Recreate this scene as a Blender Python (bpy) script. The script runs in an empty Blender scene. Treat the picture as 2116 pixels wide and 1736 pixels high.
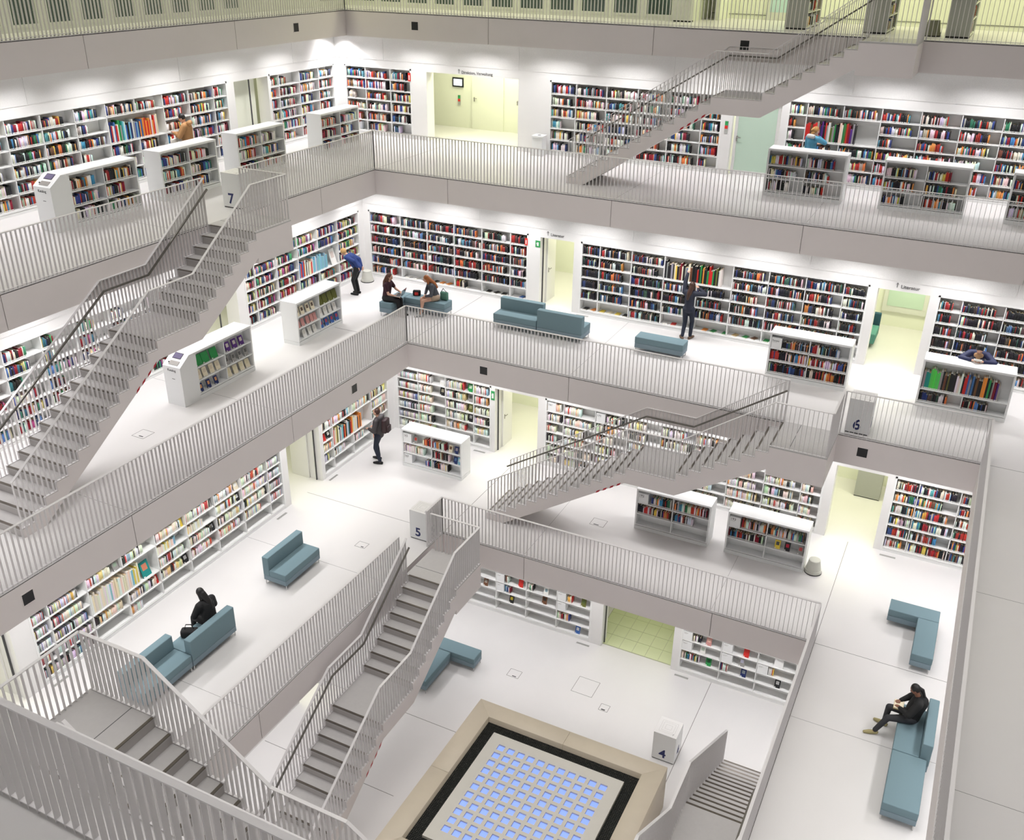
import bpy, bmesh, math, random
import numpy as np
from mathutils import Vector, Matrix, Euler
random.seed(7); rnd = random.Random(11)
PI = math.pi
S = bpy.context.scene
COL = S.collection

# ------------------------------------------------------------------ camera, light, exposure
def cam_axes(yaw, pitch, roll):
    cy, sy, cp, sp = math.cos(yaw), math.sin(yaw), math.cos(pitch), math.sin(pitch)
    f = Vector((sy*cp, cy*cp, -sp)); r = Vector((cy, -sy, 0)); u = r.cross(f)
    c, s = math.cos(roll), math.sin(roll)
    return c*r + s*u, -s*r + c*u, f
cd = bpy.data.cameras.new('camera'); cam = bpy.data.objects.new('camera', cd); COL.objects.link(cam)
r_, u_, f_ = cam_axes(-0.456, 0.466, 0.015)
m = Matrix((r_, u_, -f_)).transposed().to_4x4(); m.translation = (11.253, -18.806, 18.541)
cam.matrix_world = m
cd.sensor_fit = 'HORIZONTAL'; cd.sensor_width = 36; cd.lens = 36*1986.1/2116; cd.clip_start = .1; cd.clip_end = 200
S.camera = cam
S.view_settings.view_transform = 'Standard'; S.view_settings.look = 'None'
S.view_settings.gamma = 1; S.view_settings.use_curve_mapping = False
S.view_settings.exposure = 0.0
w = bpy.data.worlds.new('world'); S.world = w; w.use_nodes = True
w.node_tree.nodes['Background'].inputs[0].default_value = (.9, .92, 1, 1)
w.node_tree.nodes['Background'].inputs[1].default_value = .15

H = 4.1156; T = .744; STEP = 2.566; X1 = 9.80; Y0 = -10.45
def XL(k): return -STEP*(k-5)
def XR(k): return X1 + STEP*(k-5)
def YT(k): return STEP*(k-5)
def YB(k): return Y0 - STEP*(k-5) if k < 8 else -19.2
def Z(k): return H*(k-4)
YW = {4: 2.32, 5: 4.67, 6: 7.09, 7: 9.68, 8: 12.0}
XW = {4: -2.46, 5: -4.52, 6: -7.03, 7: -9.65, 8: -9.0}

def area(name, loc, sx, sy, power, col=(1, 1, 1), rot=(0, 0, 0), spread=PI):
    l = bpy.data.lights.new(name, 'AREA'); l.shape = 'RECTANGLE'; l.size = sx; l.size_y = sy
    l.energy = power; l.color = col; l.spread = spread
    o = bpy.data.objects.new(name, l); COL.objects.link(o); o.location = loc; o.rotation_euler = rot
    return o
WARM = (1.0, .985, .985)
GAL = {4: 20, 5: 27, 6: 34, 7: 30}
for k in (4, 5, 6, 7):
    zc = Z(k) + H - T - .02
    dy = YT(k+1); yw = YW[k]; y = yw - .85
    x = XW[k] + 1.0
    while x < XR(k) + 4.0:
        area('ceiling_lamp', (x, y, zc), 1.5, .35, GAL[k], WARM, spread=2.1); x += 2.45
    x = XW[k] + .85; y = yw - 3.2
    while y > YB(k) - 3.5:
        area('ceiling_lamp', (x, y, zc), .35, 1.5, GAL[k], WARM, spread=2.1); y -= 2.45
    x = XR(k) + 3.6; y = yw - 3.2
    while y > YB(k) - 3.5:
        area('ceiling_lamp', (x, y, zc), .35, 1.5, GAL[k]*{4: 1, 5: .75, 6: .04, 7: .5}[k], WARM, spread=2.1); y -= 2.45
    area('ceiling_strip', (5, YB(k)-3.6, zc), 20, .3, 120, WARM)
area('roof_light', (5, -5.0, 27.5), 14, 14, 1150, (1, .975, .965), spread=1.75)  # unseen ambient fill for the void, cone narrowed to favour the lower fascias
for x_, y_ in ((XW[7]+.5, YW[7]-.5), (14.6, YW[7]-.7)): area('corner_spot', (x_, y_, Z(7)+H-T-.03), .12, .12, 30, WARM, spread=1.9)
GREEN = (1.0, 1.0, .70); GREENISH = (.95, 1.0, .74)

# ------------------------------------------------------------------ materials
def mat(name, col, rough=.6, metal=0, emit=None, estr=0, noise=0, scale=30, bump=0, spec=.5, trans=0):
    m = bpy.data.materials.new(name); m.use_nodes = True; nt = m.node_tree; b = nt.nodes['Principled BSDF']
    b.inputs['Base Color'].default_value = (*col, 1); b.inputs['Roughness'].default_value = rough
    b.inputs['Metallic'].default_value = metal; b.inputs['Specular IOR Level'].default_value = spec
    if trans: b.inputs['Transmission Weight'].default_value = trans
    if emit: b.inputs['Emission Color'].default_value = (*emit, 1); b.inputs['Emission Strength'].default_value = estr
    if noise or bump:
        tc = nt.nodes.new('ShaderNodeTexCoord'); nz = nt.nodes.new('ShaderNodeTexNoise')
        nz.inputs['Scale'].default_value = scale; nz.inputs['Detail'].default_value = 4
        nt.links.new(tc.outputs['Object'], nz.inputs['Vector'])
        if noise:
            mx = nt.nodes.new('ShaderNodeMix'); mx.data_type = 'RGBA'
            mx.inputs['A'].default_value = (*[c*(1-noise) for c in col], 1); mx.inputs['B'].default_value = (*[min(1, c*(1+noise)) for c in col], 1)
            nt.links.new(nz.outputs['Fac'], mx.inputs['Factor']); nt.links.new(mx.outputs['Result'], b.inputs['Base Color'])
        if bump:
            bp = nt.nodes.new('ShaderNodeBump'); bp.inputs['Strength'].default_value = bump; bp.inputs['Distance'].default_value = .01
            nt.links.new(nz.outputs['Fac'], bp.inputs['Height']); nt.links.new(bp.outputs['Normal'], b.inputs['Normal'])
    return m
def attr_mat(name, rough=.5):
    m = bpy.data.materials.new(name); m.use_nodes = True; nt = m.node_tree; b = nt.nodes['Principled BSDF']
    a = nt.nodes.new('ShaderNodeAttribute'); a.attribute_name = 'Col'
    nt.links.new(a.outputs['Color'], b.inputs['Base Color']); b.inputs['Roughness'].default_value = rough
    b.inputs['Specular IOR Level'].default_value = .3
    return m
M = dict(
    wall=mat('white_paint', (.84, .83, .82), .7, noise=.015, scale=3),
    panel=mat('acoustic_plaster', (.80, .79, .78), .9, noise=.10, scale=55, bump=.5),
    floor=mat('white_screed', (.70, .685, .68), .38, noise=.02, scale=1.5, spec=.35),
    fascia=mat('fascia_panel', (.75, .70, .69), .55, noise=.02, scale=2),
    soffit=mat('soffit', (.8, .78, .77), .7),
    shelf=mat('shelf_lacquer', (.86, .86, .85), .45, spec=.4),
    unit=mat('case_lacquer', (.84, .85, .85), .4, spec=.4),
    rail=mat('rail_paint', (.73, .71, .715), .45, metal=.0, noise=.01),
    hand=mat('handrail_steel', (.20, .19, .17), .35, metal=.7),
    tread=mat('tread_stone', (.50, .485, .48), .5, noise=.05, scale=12),
    riser=mat('riser_stone', (.46, .44, .43), .55, noise=.04, scale=9),
    nose=mat('nosing_metal', (.16, .14, .12), .3, metal=.6),
    gap=mat('shadow_gap', (.08, .075, .075), .8),  # dark colour stands in for the shade inside an open gap
    joint=mat('floor_joint', (.20, .19, .185), .8),
    black=mat('black_plastic', (.012, .012, .014), .4),
    blue=mat('blue_grey_wool', (.165, .25, .285), .85, noise=.05, scale=80, bump=.15),
    band=mat('blue_grey_band', (.20, .27, .315), .8, noise=.04, scale=80),
    chrome=mat('chrome', (.62, .62, .62), .2, metal=.9),
    navy=mat('navy_print', (.012, .02, .12), .5),
    ink=mat('dark_print', (.06, .06, .065), .6),
    red=mat('red_paint', (.42, .01, .02), .5),
    bright=mat('signal_red', (.75, .03, .02), .35),
    sign=mat('sign_green', (.03, .33, .09), .5),
    stone=mat('beige_stone', (.60, .53, .42), .55, noise=.05, scale=4),
    concrete=mat('pale_concrete', (.62, .60, .55), .6, noise=.03, scale=4),
    grate=mat('grate_black', (.018, .02, .018), .5),
    glow=mat('blue_glass_light', (.2, .3, .8), .25, emit=(.24, .36, 1.0), estr=.75),
    green=mat('corridor_paint', (.84, .86, .74), .6, noise=.01),
    tile=mat('green_tile', (.62, .67, .42), .4, noise=.03, scale=3),
    tileg=mat('tile_joint', (.40, .42, .30), .8),
    frame=mat('window_frame', (.70, .71, .66), .5),
    dark=mat('dark_room', (.025, .035, .04), .6, noise=.3, scale=2),  # darkness of the unlit room is put into this colour
    mid=mat('dim_room', (.10, .15, .13), .6, noise=.3, scale=1.5),  # dimness of the back rooms is put into this colour
    glass=mat('pane_glass', (.55, .72, .66), .05, spec=.6, trans=.9),
    gglass=mat('frosted_glass', (.55, .70, .58), .3, spec=.5),
    steelgrey=mat('grey_panel', (.42, .43, .41), .5, noise=.02),
    screen=mat('screen', (.12, .10, .18), .3, emit=(.12, .10, .2), estr=.25),
    tv=mat('tv_screen', (.7, .75, .85), .3, emit=(.8, .88, 1), estr=.9),
    keys=mat('steel_keys', (.38, .36, .34), .35, metal=.5),
    plastic=mat('stool_plastic', (.62, .62, .56), .5),
    bin=mat('bin_olive', (.22, .22, .16), .4),
    book=attr_mat('book_cover'),
    skin=mat('skin_light', (.62, .36, .26), .6), skind=mat('skin_dark', (.24, .11, .07), .6),
)
def cm(name, c, r=.8): 
    if name not in M: M[name] = mat(name, c, r, noise=.06, scale=25, bump=.1)
    return M[name]

# ------------------------------------------------------------------ mesh helpers
BOXF = [(0, 3, 2, 1), (4, 5, 6, 7), (0, 1, 5, 4), (1, 2, 6, 5), (2, 3, 7, 6), (3, 0, 4, 7)]
class MB:
    def __init__(s): s.v = []; s.f = []; s.mi = []; s.c = []; s.mats = []
    def _m(s, m):
        if m not in s.mats: s.mats.append(m)
        return s.mats.index(m)
    def box(s, x0, x1, y0, y1, z0, z1, m=None, col=None):
        n = len(s.v); s.v += [(x0, y0, z0), (x1, y0, z0), (x1, y1, z0), (x0, y1, z0), (x0, y0, z1), (x1, y0, z1), (x1, y1, z1), (x0, y1, z1)]
        mi = s._m(m)
        for f in BOXF: s.f.append(tuple(n+i for i in f)); s.mi.append(mi); s.c.append(col)
        return s
    def hexa(s, pts, m=None, col=None):
        n = len(s.v); s.v += [tuple(p) for p in pts]; mi = s._m(m)
        for f in BOXF: s.f.append(tuple(n+i for i in f)); s.mi.append(mi); s.c.append(col)
        return s
    def bar(s, a, b, w, t, m=None, up=(0, 0, 1)):
        a = Vector(a); b = Vector(b); d = (b-a).normalized(); upv = Vector(up)
        r = d.cross(upv)
        if r.length < 1e-4: r = d.cross(Vector((1, 0, 0)))
        r.normalize(); u = r.cross(d).normalized(); r *= w/2; u *= t/2
        return s.hexa([a-r-u, a+r-u, b+r-u, b-r-u, a-r+u, a+r+u, b+r+u, b-r+u], m)
    def prism(s, poly, y0, y1, m=None):   # polygon in x,z extruded along y
        n = len(s.v); k = len(poly)
        s.v += [(p[0], y0, p[1]) for p in poly] + [(p[0], y1, p[1]) for p in poly]; mi = s._m(m)
        s.f.append(tuple(n+i for i in range(k))); s.f.append(tuple(n+k+i for i in reversed(range(k))))
        for i in range(k): j = (i+1) % k; s.f.append((n+j, n+i, n+k+i, n+k+j))
        s.mi += [mi]*(k+2); s.c += [None]*(k+2)
        return s
    def cyl(s, c, r0, r1, z0, z1, m=None, n=16):
        b = len(s.v); mi = s._m(m)
        for r, z in ((r0, z0), (r1, z1)):
            for i in range(n): a = 2*PI*i/n; s.v.append((c[0]+r*math.cos(a), c[1]+r*math.sin(a), z))
        s.f.append(tuple(b+i for i in reversed(range(n)))); s.f.append(tuple(b+n+i for i in range(n)))
        for i in range(n): j = (i+1) % n; s.f.append((b+i, b+j, b+n+j, b+n+i))
        s.mi += [mi]*(n+2); s.c += [None]*(n+2)
        return s
    def mesh(s, name):
        me = bpy.data.meshes.new(name); me.from_pydata(s.v, [], s.f)
        for m in s.mats: me.materials.append(m if m else M['wall'])
        if len(s.mats) > 1: me.polygons.foreach_set('material_index', s.mi)
        if any(c is not None for c in s.c):
            a = me.color_attributes.new('Col', 'FLOAT_COLOR', 'CORNER'); buf = []
            for f, c in zip(s.f, s.c): buf += [*(c or (1, 1, 1)), 1]*len(f)
            a.data.foreach_set('color', buf)
        me.update(); return me
def link(name, data, parent=None, loc=None, rot=None):
    o = bpy.data.objects.new(name, data); COL.objects.link(o)
    if parent: o.parent = parent
    if loc is not None: o.location = loc
    if rot is not None: o.rotation_euler = rot
    return o
def put(name, mb, parent=None, loc=None, rot=None, bevel=0, seg=2):
    o = link(name, mb.mesh(name), parent, loc, rot)
    if bevel:
        b = o.modifiers.new('bevel', 'BEVEL'); b.width = bevel; b.segments = seg; b.limit_method = 'ANGLE'
        for p in o.data.polygons: p.use_smooth = True
    return o
def thing(name, label, cat, loc=(0, 0, 0), rz=0, group=None):
    o = link(name, None, None, loc, (0, 0, rz)); tag(o, label, cat, group); return o
def tag(o, label, cat, group=None):
    o['label'] = label; o['category'] = cat
    if group: o['group'] = group
    return o
def struct(name, mb, parent=None):
    o = put(name, mb, parent)
    if not parent: o['kind'] = 'structure'
    return o
def copy_tree(o, parent=None):
    c = o.copy(); COL.objects.link(c)
    if parent: c.parent = parent
    for ch in list(o.children): copy_tree(ch, c)
    return c
def text(name, s, m, size, parent, loc, rot, ext=.002, off=0, align='LEFT'):
    cu = bpy.data.curves.new(name, 'FONT'); cu.body = s; cu.size = size; cu.extrude = ext; cu.offset = off; cu.align_x = align
    tmp = bpy.data.objects.new(name, cu); COL.objects.link(tmp); bpy.context.view_layer.update()
    me = bpy.data.meshes.new_from_object(tmp.evaluated_get(bpy.context.evaluated_depsgraph_get())); bpy.data.objects.remove(tmp)
    me.materials.clear(); me.materials.append(m)
    return link(name, me, parent, loc, rot)

# ------------------------------------------------------------------ floors and slabs
XO0, XO1, YO0, YO1 = -15.5, 26, -25, 17
def ring(k, x0, x1, y0, y1, zt, th, m, mbt):
    mbt.box(XO0, XO1, y1, YO1, zt-th, zt, m); mbt.box(XO0, XO1, YO0, y0, zt-th, zt, m)
    mbt.box(XO0, x0, y0, y1, zt-th, zt, m); mbt.box(x1, XO1, y0, y1, zt-th, zt, m)
for k in (5, 6, 7, 8, 9):
    x0, x1, y0, y1 = XL(k)-.04, XR(k)+.04, YB(k)-.04, YT(k)+.04
    mb = MB(); ring(k, x0, x1, y0, y1, Z(k), T, M['floor'], mb)
    fl = struct('floor', mb)
    if k == 9: continue
    # fascia panels hung on the slab edge, about 5 m each with open joints
    zt, zb = Z(k)-.035, Z(k)-T
    def panels(a0, a1, first, mk):
        cuts = [a0]; c = first
        while c < a1-.3:
            if c > a0+.3: cuts.append(c)
            c += 5.02
        cuts.append(a1)
        for a, b in zip(cuts[:-1], cuts[1:]):
            put('fascia_panel', mk(a+.008 if a != a0 else a, b-.008 if b != a1 else b), fl)
    fbx = {8: -7.72, 7: -7.68, 6: -7.62, 5: -2.58}[k]
    panels(XL(k), XR(k), fbx, lambda a, b: MB().box(a, b, YT(k), YT(k)+.03, zb, zt, M['fascia']))
    panels(YB(k), YT(k), {8: -12.4, 7: -17.6, 6: -17.7, 5: -12.6}[k], lambda a, b: MB().box(XL(k)-.03, XL(k), a, b, zb, zt, M['fascia']))
    panels(YB(k), YT(k), -15, lambda a, b: MB().box(XR(k), XR(k)+.03, a, b, zb, zt, M['fascia']))
    panels(XL(k), XR(k), -5, lambda a, b: MB().box(a, b, YB(k)-.03, YB(k), zb, zt, M['fascia']))
    g = MB()
    g.box(XL(k)+0, XR(k), YT(k)+.01, YT(k)+.05, zt, zt+.02, M['gap']); g.box(XL(k)-.05, XL(k)-.01, YB(k), YT(k), zt, zt+.02, M['gap'])
    g.box(XR(k)+.01, XR(k)+.05, YB(k), YT(k), zt, zt+.02, M['gap']); g.box(XL(k), XR(k), YB(k)-.05, YB(k)-.01, zt, zt+.02, M['gap'])
    put('shadow_gap', g, fl)  # dark strips laid along the slab edge in place of the gap's shade
    e = MB(); zt2 = Z(k)+.001
    e.box(XL(k)-.04, XR(k)+.04, YT(k), YT(k)+.045, zt2-.016, zt2, M['floor']); e.box(XL(k)-.045, XL(k), YB(k), YT(k), zt2-.016, zt2, M['floor'])
    e.box(XR(k), XR(k)+.045, YB(k), YT(k), zt2-.016, zt2, M['floor']); e.box(XL(k)-.04, XR(k)+.04, YB(k)-.045, YB(k), zt2-.016, zt2, M['floor'])
    put('edge_strip', e, fl)
    j = MB(); z = Z(k)+.0005; q = .006
    def jx(x, ya, yb): j.box(x-q, x+q, ya, yb, z, z+.0015, M['joint'])
    def jy(y, xa, xb): j.box(xa, xb, y-q, y+q, z, z+.0015, M['joint'])
    jy(YT(k), XW[k], XL(k)-.05); jx(XL(k), YT(k)+.05, YW[k]); jx(XR(k)+.06, YB(k), YW[k]); jy(YT(k), XR(k)+.06, XR(k)+4.5)
    put('floor_joint', j, fl)
    j = MB(); q = .003
    for c in (2.4, 7.4): 
        if c < XR(k): jx(c, YT(k)+.06, YW[k])
    for c in (-2.6, -7.6): jy(c, XW[k], XL(k)-.06); jy(c, XR(k)+.06, XR(k)+4.4)
    put('floor_joint', j, fl)
# level 4 floor
mb = MB().box(XO0, XO1, YO0, YO1, -.5, 0, M['floor'])
fl4 = struct('floor', mb)
j = MB(); q = .007
j.box(7.22-q, 7.22+q, -12, 2.3, .0005, .002, M['joint']); j.box(-2.4, 2.45, -2.6-q, -2.6+q, .0005, .002, M['joint'])
j.box(-2.4, 1.5, -5.1-q, -5.1+q, .0005, .002, M['joint'])
put('floor_joint', j, fl4)
mb = MB().box(XO0, XO1, YO0, YO1, -H-.4, -H, M['floor']); struct('floor', mb)
mb = MB().box(XO0, XO1, YO0, YO1, 28, 28.3, M['wall']); struct('ceiling', mb)
mb = MB().box(XO0-.3, XO0, YO0, YO1, -H, 28, M['wall']); struct('wall_outer_left', mb)
mb = MB().box(XO1, XO1+.3, YO0, YO1, -H, 28, M['wall']); struct('wall_outer_right', mb)
mb = MB().box(XO0, XO1, YO1, YO1+.3, -H, 28, M['wall']); struct('wall_outer_back', mb)
mb = MB().box(XO0, XO1, YO0-.3, YO0, -H, 28, M['wall']); struct('wall_outer_near', mb)

# floor hatches and grilles
def hatch(k, x0, x1, y0, y1, label, slot=None):
    t = thing('floor_hatch', label, 'floor hatch', ((x0+x1)/2, (y0+y1)/2, Z(k)))
    a, b = (x1-x0)/2, (y1-y0)/2; m = MB(); q = .006
    for p in ((-a, a, -b-q, -b+q), (-a, a, b-q, b+q), (-a-q, -a+q, -b, b), (a-q, a+q, -b, b)): m.box(*p, .0008, .0025, M['joint'])
    put('frame', m, t); put('lid', MB().box(-a+q, a-q, -b+q, b-q, .0004, .002, M['floor']), t)
    if slot: put('handle_slot', MB().box(*slot, .0022, .005, M['ink']), t)
hatch(4, 3.86, 4.47, .21, .85, 'large square floor hatch on the lowest floor before the doorway')
hatch(4, 4.80, 5.05, -.12, .13, 'small square floor hatch with dark slot behind the stone light basin', (-.06, .05, -.10, -.06))
hatch(5, -1.75, -1.45, -1.62, -1.38, 'small floor hatch on the left gallery beyond the lone blue sofa', (.02, .10, -.09, -.06))
hatch(5, 3.35, 3.75, 2.25, 2.60, 'floor hatch behind the foot of the stair, left of bookcase 192', (-.1, .05, -.14, -.11))
hatch(5, 11.45, 11.85, 2.22, 2.50, 'small floor hatch behind the L of two blue ottomans', (-.19, -.13, -.02, .09))
hatch(6, -5.1, -4.75, -5.2, -4.85, 'small floor hatch under the left stair by the railing', (-.02, .1, -.12, -.09))
hatch(4, 2.0, 2.35, -.05, .25, 'small floor hatch to the right of the lowest ottomans', (-.02, .1, -.12, -.09))
def grille(k, x, y, rz, label):
    t = thing('floor_grille', label, 'floor grille', (x, y, Z(k)), rz)
    put('frame', MB().box(-.2, .2, -.035, .035, .0004, .003, M['steelgrey']), t)
    m = MB()
    for i in range(14): m.box(-.19+i*.028, -.19+i*.028+.012, -.028, .028, .003, .006, M['keys'])
    put('slats', m, t)['kind'] = 'stuff'
grille(5, 10.9, 4.45, 0, 'small floor grille before the shelf at the far right of the third gallery')
grille(5, -4.36, -1.35, PI/2, 'small floor grille at the right end of the long left wall shelf')
grille(5, -4.36, 1.05, PI/2, 'small floor grille beside the open door and oversize left shelf')
grille(5, -1.3, 4.5, 0, 'small floor grille before the shelf left of the green doorway')
grille(4, 3.4, 2.15, 0, 'small floor grille left of the green tiled doorway')
grille(4, 6.4, 2.15, 0, 'small floor grille right of the green tiled doorway')
grille(6, .95, 6.95, 0, 'small floor grille right of the first reading room doorway')
grille(5, -4.36, -8.8, PI/2, 'small floor grille at the left end of the long left wall shelf')

# ------------------------------------------------------------------ books
PAL = {
 'mix': [((.02, .02, .025), 5), ((.50, .04, .03), 1.7), ((.82, .80, .76), 6), ((.04, .07, .25), 1.6), ((.06, .25, .45), .8), ((.80, .30, .08), 1), ((.85, .65, .12), .5), ((.04, .20, .10), .5), ((.30, .02, .04), 1), ((.45, .42, .38), 1), ((.18, .08, .05), .7), ((.10, .35, .38), .4)],
 'dark': [((.015, .015, .02), 6), ((.35, .03, .03), 1.6), ((.75, .73, .68), 2.2), ((.03, .05, .16), 1.6), ((.10, .06, .05), 1), ((.70, .22, .06), .6), ((.05, .12, .09), .6), ((.10, .25, .45), .5)],
 'pale': [((.85, .83, .78), 9), ((.84, .74, .56), 3), ((.80, .70, .30), .6), ((.04, .04, .04), 2.2), ((.60, .08, .06), .6), ((.35, .50, .60), .6), ((.75, .35, .12), .5)],
 'ref': [((.80, .78, .70), 2), ((.30, .02, .03), 2), ((.03, .04, .14), 2), ((.04, .16, .18), 1), ((.45, .38, .12), 1), ((.02, .02, .02), 1.5), ((.06, .30, .14), .6), ((.45, .10, .25), .5), ((.75, .60, .35), 1), ((.10, .20, .50), .7)],
 'media': [((.80, .80, .80), 5), ((.65, .65, .68), 2), ((.30, .30, .34), 1), ((.55, .10, .10), .6), ((.15, .25, .45), .6), ((.75, .55, .15), .5), ((.02, .02, .02), .8)],
}
def pick(p):
    L = PAL[p]; r = rnd.random()*sum(w for _, w in L)
    for c, w_ in L:
        r -= w_
        if r <= 0: break
    return tuple(min(1, max(.005, x*rnd.uniform(.8, 1.2))) for x in c)
CREAM = [(.80, .68, .48), (.82, .76, .64), (.76, .58, .36), (.84, .82, .76)]
def book_boxes(t, d, h, col, top, lab=True):
    q = min(.003, t*.12)
    L = [(0, t, 0, .004, 0, h, col), (0, q, .004, d, 0, h, col), (t-q, t, .004, d, 0, h, col), (q, t-q, .004, d-.004, .003, h-.004, top)]
    if lab: L.append((t*.06, t*.94, -.0012, 0, .006, .032, (.85, .85, .83)))
    return L
STUFF = {'book': [], 'media': []}      # (F, boxes with offsets)
INDIV = []
ORD = ['', 'first', 'second', 'third', 'fourth', 'fifth', 'sixth', 'seventh', 'eighth', 'ninth', 'tenth', 'eleventh', 'twelfth', 'thirteenth', 'fourteenth', 'fifteenth', 'sixteenth', 'seventeenth', 'eighteenth', 'nineteenth', 'twentieth', 'twenty-first', 'twenty-second', 'twenty-third', 'twenty-fourth', 'twenty-fifth', 'twenty-sixth', 'twenty-seventh', 'twenty-eighth', 'twenty-ninth', 'thirtieth', 'thirty-first', 'thirty-second', 'thirty-third', 'thirty-fourth', 'thirty-fifth', 'thirty-sixth', 'thirty-seventh', 'thirty-eighth', 'thirty-ninth', 'fortieth']
NAMED = [('black', (.02, .02, .022)), ('red', (.6, .03, .025)), ('white', (.82, .81, .78)), ('cream', (.82, .74, .56)), ('navy', (.02, .035, .14)), ('blue', (.05, .14, .42)), ('light blue', (.25, .52, .66)), ('green', (.03, .30, .08)), ('lime green', (.10, .62, .10)), ('teal', (.02, .28, .26)), ('orange', (.80, .28, .05)), ('yellow', (.82, .62, .08)), ('brown', (.16, .07, .035)), ('grey', (.32, .31, .30)), ('maroon', (.22, .012, .03)), ('purple', (.10, .03, .22)), ('pink', (.62, .30, .28)), ('olive', (.14, .15, .035)), ('tan', (.52, .36, .16))]
NM = dict(NAMED)
def fworld(F, u, v, z):
    o, rz = F; c, s = math.cos(rz), math.sin(rz)
    return (o[0]+u*c-v*s, o[1]+u*s+v*c, o[2]+z)
def fill(F, u0, u1, z0, hh, frac=.8, pal='mix', depth=.17, place=None, group=None, cols=None, big=False, v0=.035, media=False):
    """one row of upright books; with a place they are things of their own"""
    u = u0 + .012; end = u0 + (u1-u0)*frac; n = 0
    base = rnd.uniform(.19, .23)*(1 if not big else 1.0); run = 0; col = None
    while u < end:
        if big: t = rnd.uniform(.032, .060); h = min(hh-.05, rnd.uniform(.40, .56)); d = .24
        elif media: t = rnd.uniform(.012, .018); h = .19+rnd.uniform(-.003, .003); d = .14
        else: t = rnd.uniform(.014, .042); h = min(hh-.04, base+rnd.uniform(-.025, .05)); d = depth+rnd.uniform(-.03, .03)
        if cols:
            if n >= len(cols): break
            cn = cols[n]; col = tuple(c*rnd.uniform(.85, 1.1) for c in NM[cn])
        elif place:
            cn = rnd.choice(PLACEPAL.get(pal, [x[0] for x in NAMED])); col = tuple(min(1, c*rnd.uniform(.85, 1.1)) for c in NM[cn])
        else:
            if run <= 0 or col is None: col = pick(pal); run = rnd.choice([0, 0, 0, 0, 0, 1, 3])
            run -= 1
        if u+t > u1-.01: break
        top = CREAM[0] if not media else (.03, .03, .035)
        top = rnd.choice(CREAM) if not media else rnd.choice([(.02, .02, .02), (.6, .6, .6), (.03, .03, .04)])
        n += 1
        vv = v0 + rnd.uniform(0, .012)
        if place:
            bx = book_boxes(t, d, h, col, top)
            m = MB()
            for b in bx: m.box(*b[:6], M['book'], b[6])
            o = link('book', m.mesh('book'), None, fworld(F, u, vv, z0), (0, 0, F[1]))
            tag(o, '%s book, %s from the left %s' % (cn, ORD[n], place), 'book', group)
            INDIV.append(o)
        else:
            key = 'media' if media else 'book'
            for b in book_boxes(t, d, h, col, top, not media):
                STUFF[key].append((F, u+b[0], u+b[1], vv+b[2], vv+b[3], z0+b[4], z0+b[5], b[6]))
        u += t + (.001 if rnd.random() < .93 else .012)
    return n
PLACEPAL = {'p_pale': ['cream']*9+['white']*8+['yellow', 'light blue'], 'p_mix': ['black']*3+['red', 'white', 'white', 'cream', 'navy', 'blue', 'orange', 'yellow', 'green', 'brown', 'light blue', 'maroon', 'grey'], 'p_dark': ['black']*6+['maroon', 'white', 'cream', 'red', 'navy', 'brown', 'green', 'blue']}
def face_out(F, u, z0, w_, h, cn, label, v0=.05, cover2=None, group=None, tilt=.28, th=.022):
    """a book shown cover forward, leaning back"""
    m = MB(); c = NM[cn]
    m.box(-w_/2, w_/2, 0, .003, 0, h, M['book'], c); m.box(-w_/2, w_/2, th-.003, th, 0, h, M['book'], c)
    m.box(-w_/2, -w_/2+.004, 0, th, 0, h, M['book'], c); m.box(-w_/2+.004, w_/2-.003, .003, th-.003, .003, h-.003, M['book'], CREAM[1])
    if cover2: m.box(-w_*.28, w_*.28, -.0012, 0, h*.42, h*.82, M['book'], cover2)
    m.box(-w_*.45, -w_*.25, -.0014, 0, .005, .03, M['book'], (.85, .85, .83))
    o = link('display_book', m.mesh('display_book'), None, fworld(F, u, v0, z0+.002), None)
    o.rotation_euler = Euler((-tilt, 0, F[1]), 'XYZ'); tag(o, label, 'book', group); INDIV.append(o)
def flat_book(F, u, z0, cn, label, group):
    m = MB(); c = NM[cn]
    m.box(-.07, .07, -.1, .1, .018, .022, M['book'], c); m.box(-.07, .07, -.1, .1, 0, .004, M['book'], c); m.box(-.068, .066, -.098, .098, .004, .018, M['book'], CREAM[1])
    m.box(-.074, -.07, -.1, .1, 0, .022, M['book'], c)
    o = link('flat_book', m.mesh('flat_book'), None, fworld(F, u, .16, z0+.001), (0, 0, F[1]+rnd.uniform(-.5, .1))); tag(o, label, 'book', group); INDIV.append(o)

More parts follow.
